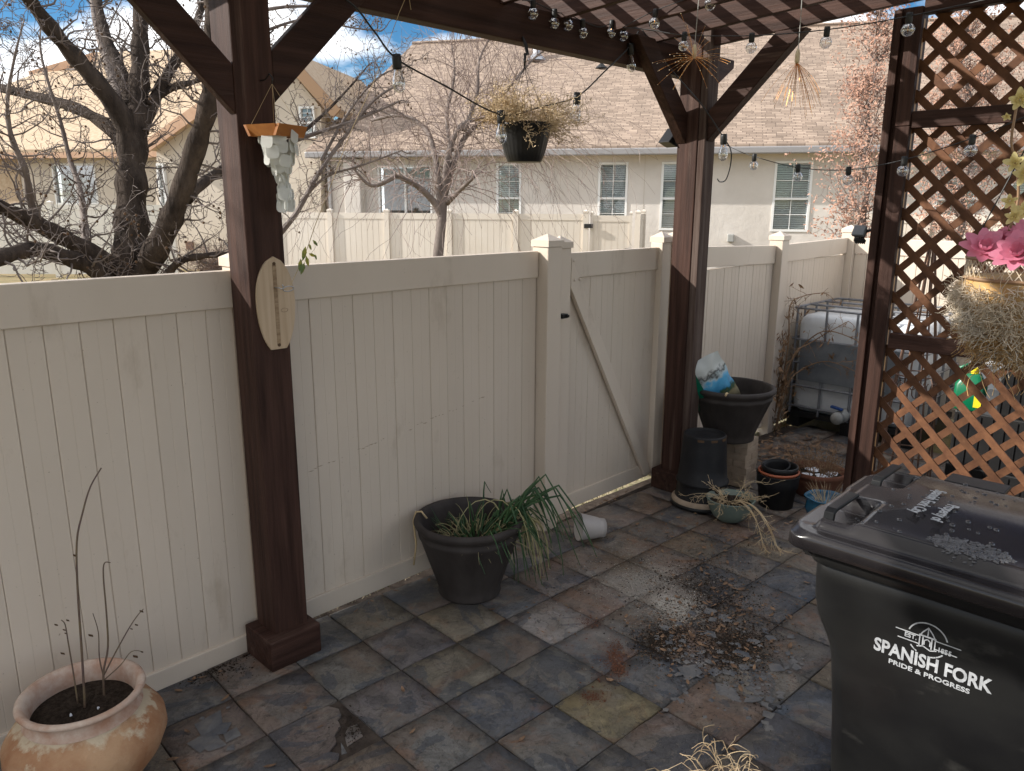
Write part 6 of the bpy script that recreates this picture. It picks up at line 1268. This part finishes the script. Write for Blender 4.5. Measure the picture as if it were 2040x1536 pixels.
# ------------------------------------------------------------------ litter on the slate
rq = random.Random(77)
def leaf(m, c, s, flat=.25):
    a = rq.uniform(0, 2*PI); u = V((math.cos(a), math.sin(a), rq.gauss(0, flat*.5))).normalized(); v = V((-u.y, u.x, rq.gauss(0, flat))).normalized(); k = rq.uniform(.3, .5); cu = V((0, 0, s*rq.uniform(.1, .5)))
    i = len(m.v); m.v += [c-u*s+cu*.6, c-u*s*.3+v*s*k+cu*.3, c+u*s*.5+v*s*k*.8+cu*.3, c+u*s+cu, c+u*s*.5-v*s*k*.8+cu*.5, c-u*s*.3-v*s*k+cu*.4, c]; m.f += [(i, i+1, i+6), (i+1, i+2, i+6), (i+2, i+3, i+6), (i+3, i+4, i+6), (i+4, i+5, i+6), (i+5, i, i+6)]
m = MB()
for k in range(430):
    t_ = rq.random()
    if t_ < .42: c = G(rq.gauss(1560, 55), rq.gauss(905, 22)); c.z = rq.uniform(.0, .06)
    elif t_ < .62: c = G(rq.gauss(1430, 70), rq.gauss(1230, 60)); c.z = .004
    elif t_ < .80: c = G(rq.gauss(1430, 90), rq.gauss(1060, 25)); c.z = .004
    elif t_ < .92: c = V((rq.uniform(-.7, 2.9), .585-abs(rq.gauss(0, .03)), .004)); 
    else: c = G(rq.uniform(300, 1600), rq.uniform(1080, 1530)); c.z = .004
    if c.y > .6 or c.x < -1.4: continue
    leaf(m, c, rq.uniform(.010, .026) if t_ > .42 else rq.uniform(.02, .045))
m.build('leaf_litter', M['leafdry'], fix=False, kind='stuff'); bpy.data.objects['leaf_litter']['label'] = 'dead brown leaves scattered over the slate'; bpy.data.objects['leaf_litter']['category'] = 'leaves'
def crumbs(name, mt, clusters, lo_, hi_, label, cat, flat=.5):
    m = MB()
    for (px, py, sx__, sy__, n) in clusters:
        for k in range(n):
            c = G(rq.gauss(px, sx__), rq.gauss(py, sy__)); s = rq.uniform(lo_, hi_)*(1 if rq.random() < .85 else 1.8)
            if c.y > .6: continue
            a = rq.uniform(0, 6.28); i = len(m.v); h = s*flat*rq.uniform(.6, 1.4)
            for q in range(4): m.v.append(c+V((s*math.cos(a+q*1.57)*rq.uniform(.6, 1.2), s*math.sin(a+q*1.57)*rq.uniform(.6, 1.2), .001)))
            m.v.append(c+V((rq.gauss(0, s*.3), rq.gauss(0, s*.3), .001+h))); m.f += [(i, i+1, i+4), (i+1, i+2, i+4), (i+2, i+3, i+4), (i+3, i, i+4)]
    o = m.build(name, mt, fix=False, kind='stuff'); o['label'] = label; o['category'] = cat
crumbs('soil_crumbs', M['soil'], [(1325, 1280, 30, 20, 2300), (1465, 1290, 42, 30, 2800), (1400, 1180, 55, 28, 1900), (1420, 1240, 70, 40, 2200), (1360, 1150, 60, 30, 900), (1420, 1110, 80, 40, 500), (1380, 1240, 90, 60, 500), (1450, 1400, 50, 30, 250), (1160, 1160, 60, 40, 150), (480, 1298, 14, 5, 700), (420, 1325, 40, 14, 700), (370, 1345, 30, 10, 400), (700, 1450, 12, 18, 260), (1560, 900, 60, 18, 900)], .0009, .0046, 'dark soil spilt over the slate', 'soil')
crumbs('leaf_crumbs', M['leafdry'], [(1400, 1180, 95, 55, 1500), (1480, 1290, 60, 50, 900), (1330, 1270, 50, 35, 700), (1430, 1070, 110, 28, 1200), (1250, 1090, 70, 40, 500), (1560, 920, 50, 25, 900), (1150, 1180, 60, 40, 350)], .0012, .0052, 'fine brown leaf crumbs strewn over the slate', 'leaves', .3)
crumbs('pale_grit', M['pale'], [(1290, 1165, 45, 22, 2600), (1350, 1215, 20, 17, 2200), (1240, 1120, 60, 30, 500), (1300, 1200, 90, 60, 500)], .0008, .0032, 'pale grit spilt on the slate', 'grit')
crumbs('rust_grit', M['rust'], [(1228, 1310, 9, 18, 420), (1180, 1388, 13, 6, 160), (1175, 1240, 16, 6, 120), (1205, 1330, 30, 26, 160), (1235, 1335, 8, 8, 120)], .0014, .0042, 'rust red grit on the slate', 'grit')
crumbs('slate_chips', M['chip'], [(1480, 1320, 60, 40, 60), (1500, 1390, 30, 20, 40), (1380, 1330, 25, 18, 30), (1330, 1270, 20, 18, 26), (1400, 1400, 50, 20, 20), (1590, 1320, 16, 14, 10), (430, 1460, 40, 30, 6)], .007, .02, 'loose flakes of broken slate', 'slate', .14)
crumbs('slate_flakes', M['chip'], [(1480, 1330, 50, 35, 9), (1370, 1240, 30, 30, 6), (1420, 1230, 30, 8, 3), (1500, 1395, 40, 20, 5), (430, 1462, 30, 25, 5)], .025, .05, 'larger flakes split from the slate tiles', 'slate', .07)
# short grass and gravel showing through under the fence
m = MB()
for k in range(2600):
    c = V((rq.uniform(-.3, 3.3), rq.uniform(.665, .80), -.012)); a = rq.uniform(0, 6.28); h = rq.uniform(.01, .035); s = V((math.cos(a), math.sin(a), 0))*.003; m.tri(c-s, c+s, c+V((rq.gauss(0, .01), rq.gauss(0, .01), h)))
o = m.build('grass', M['moss'], fix=False, kind='stuff')
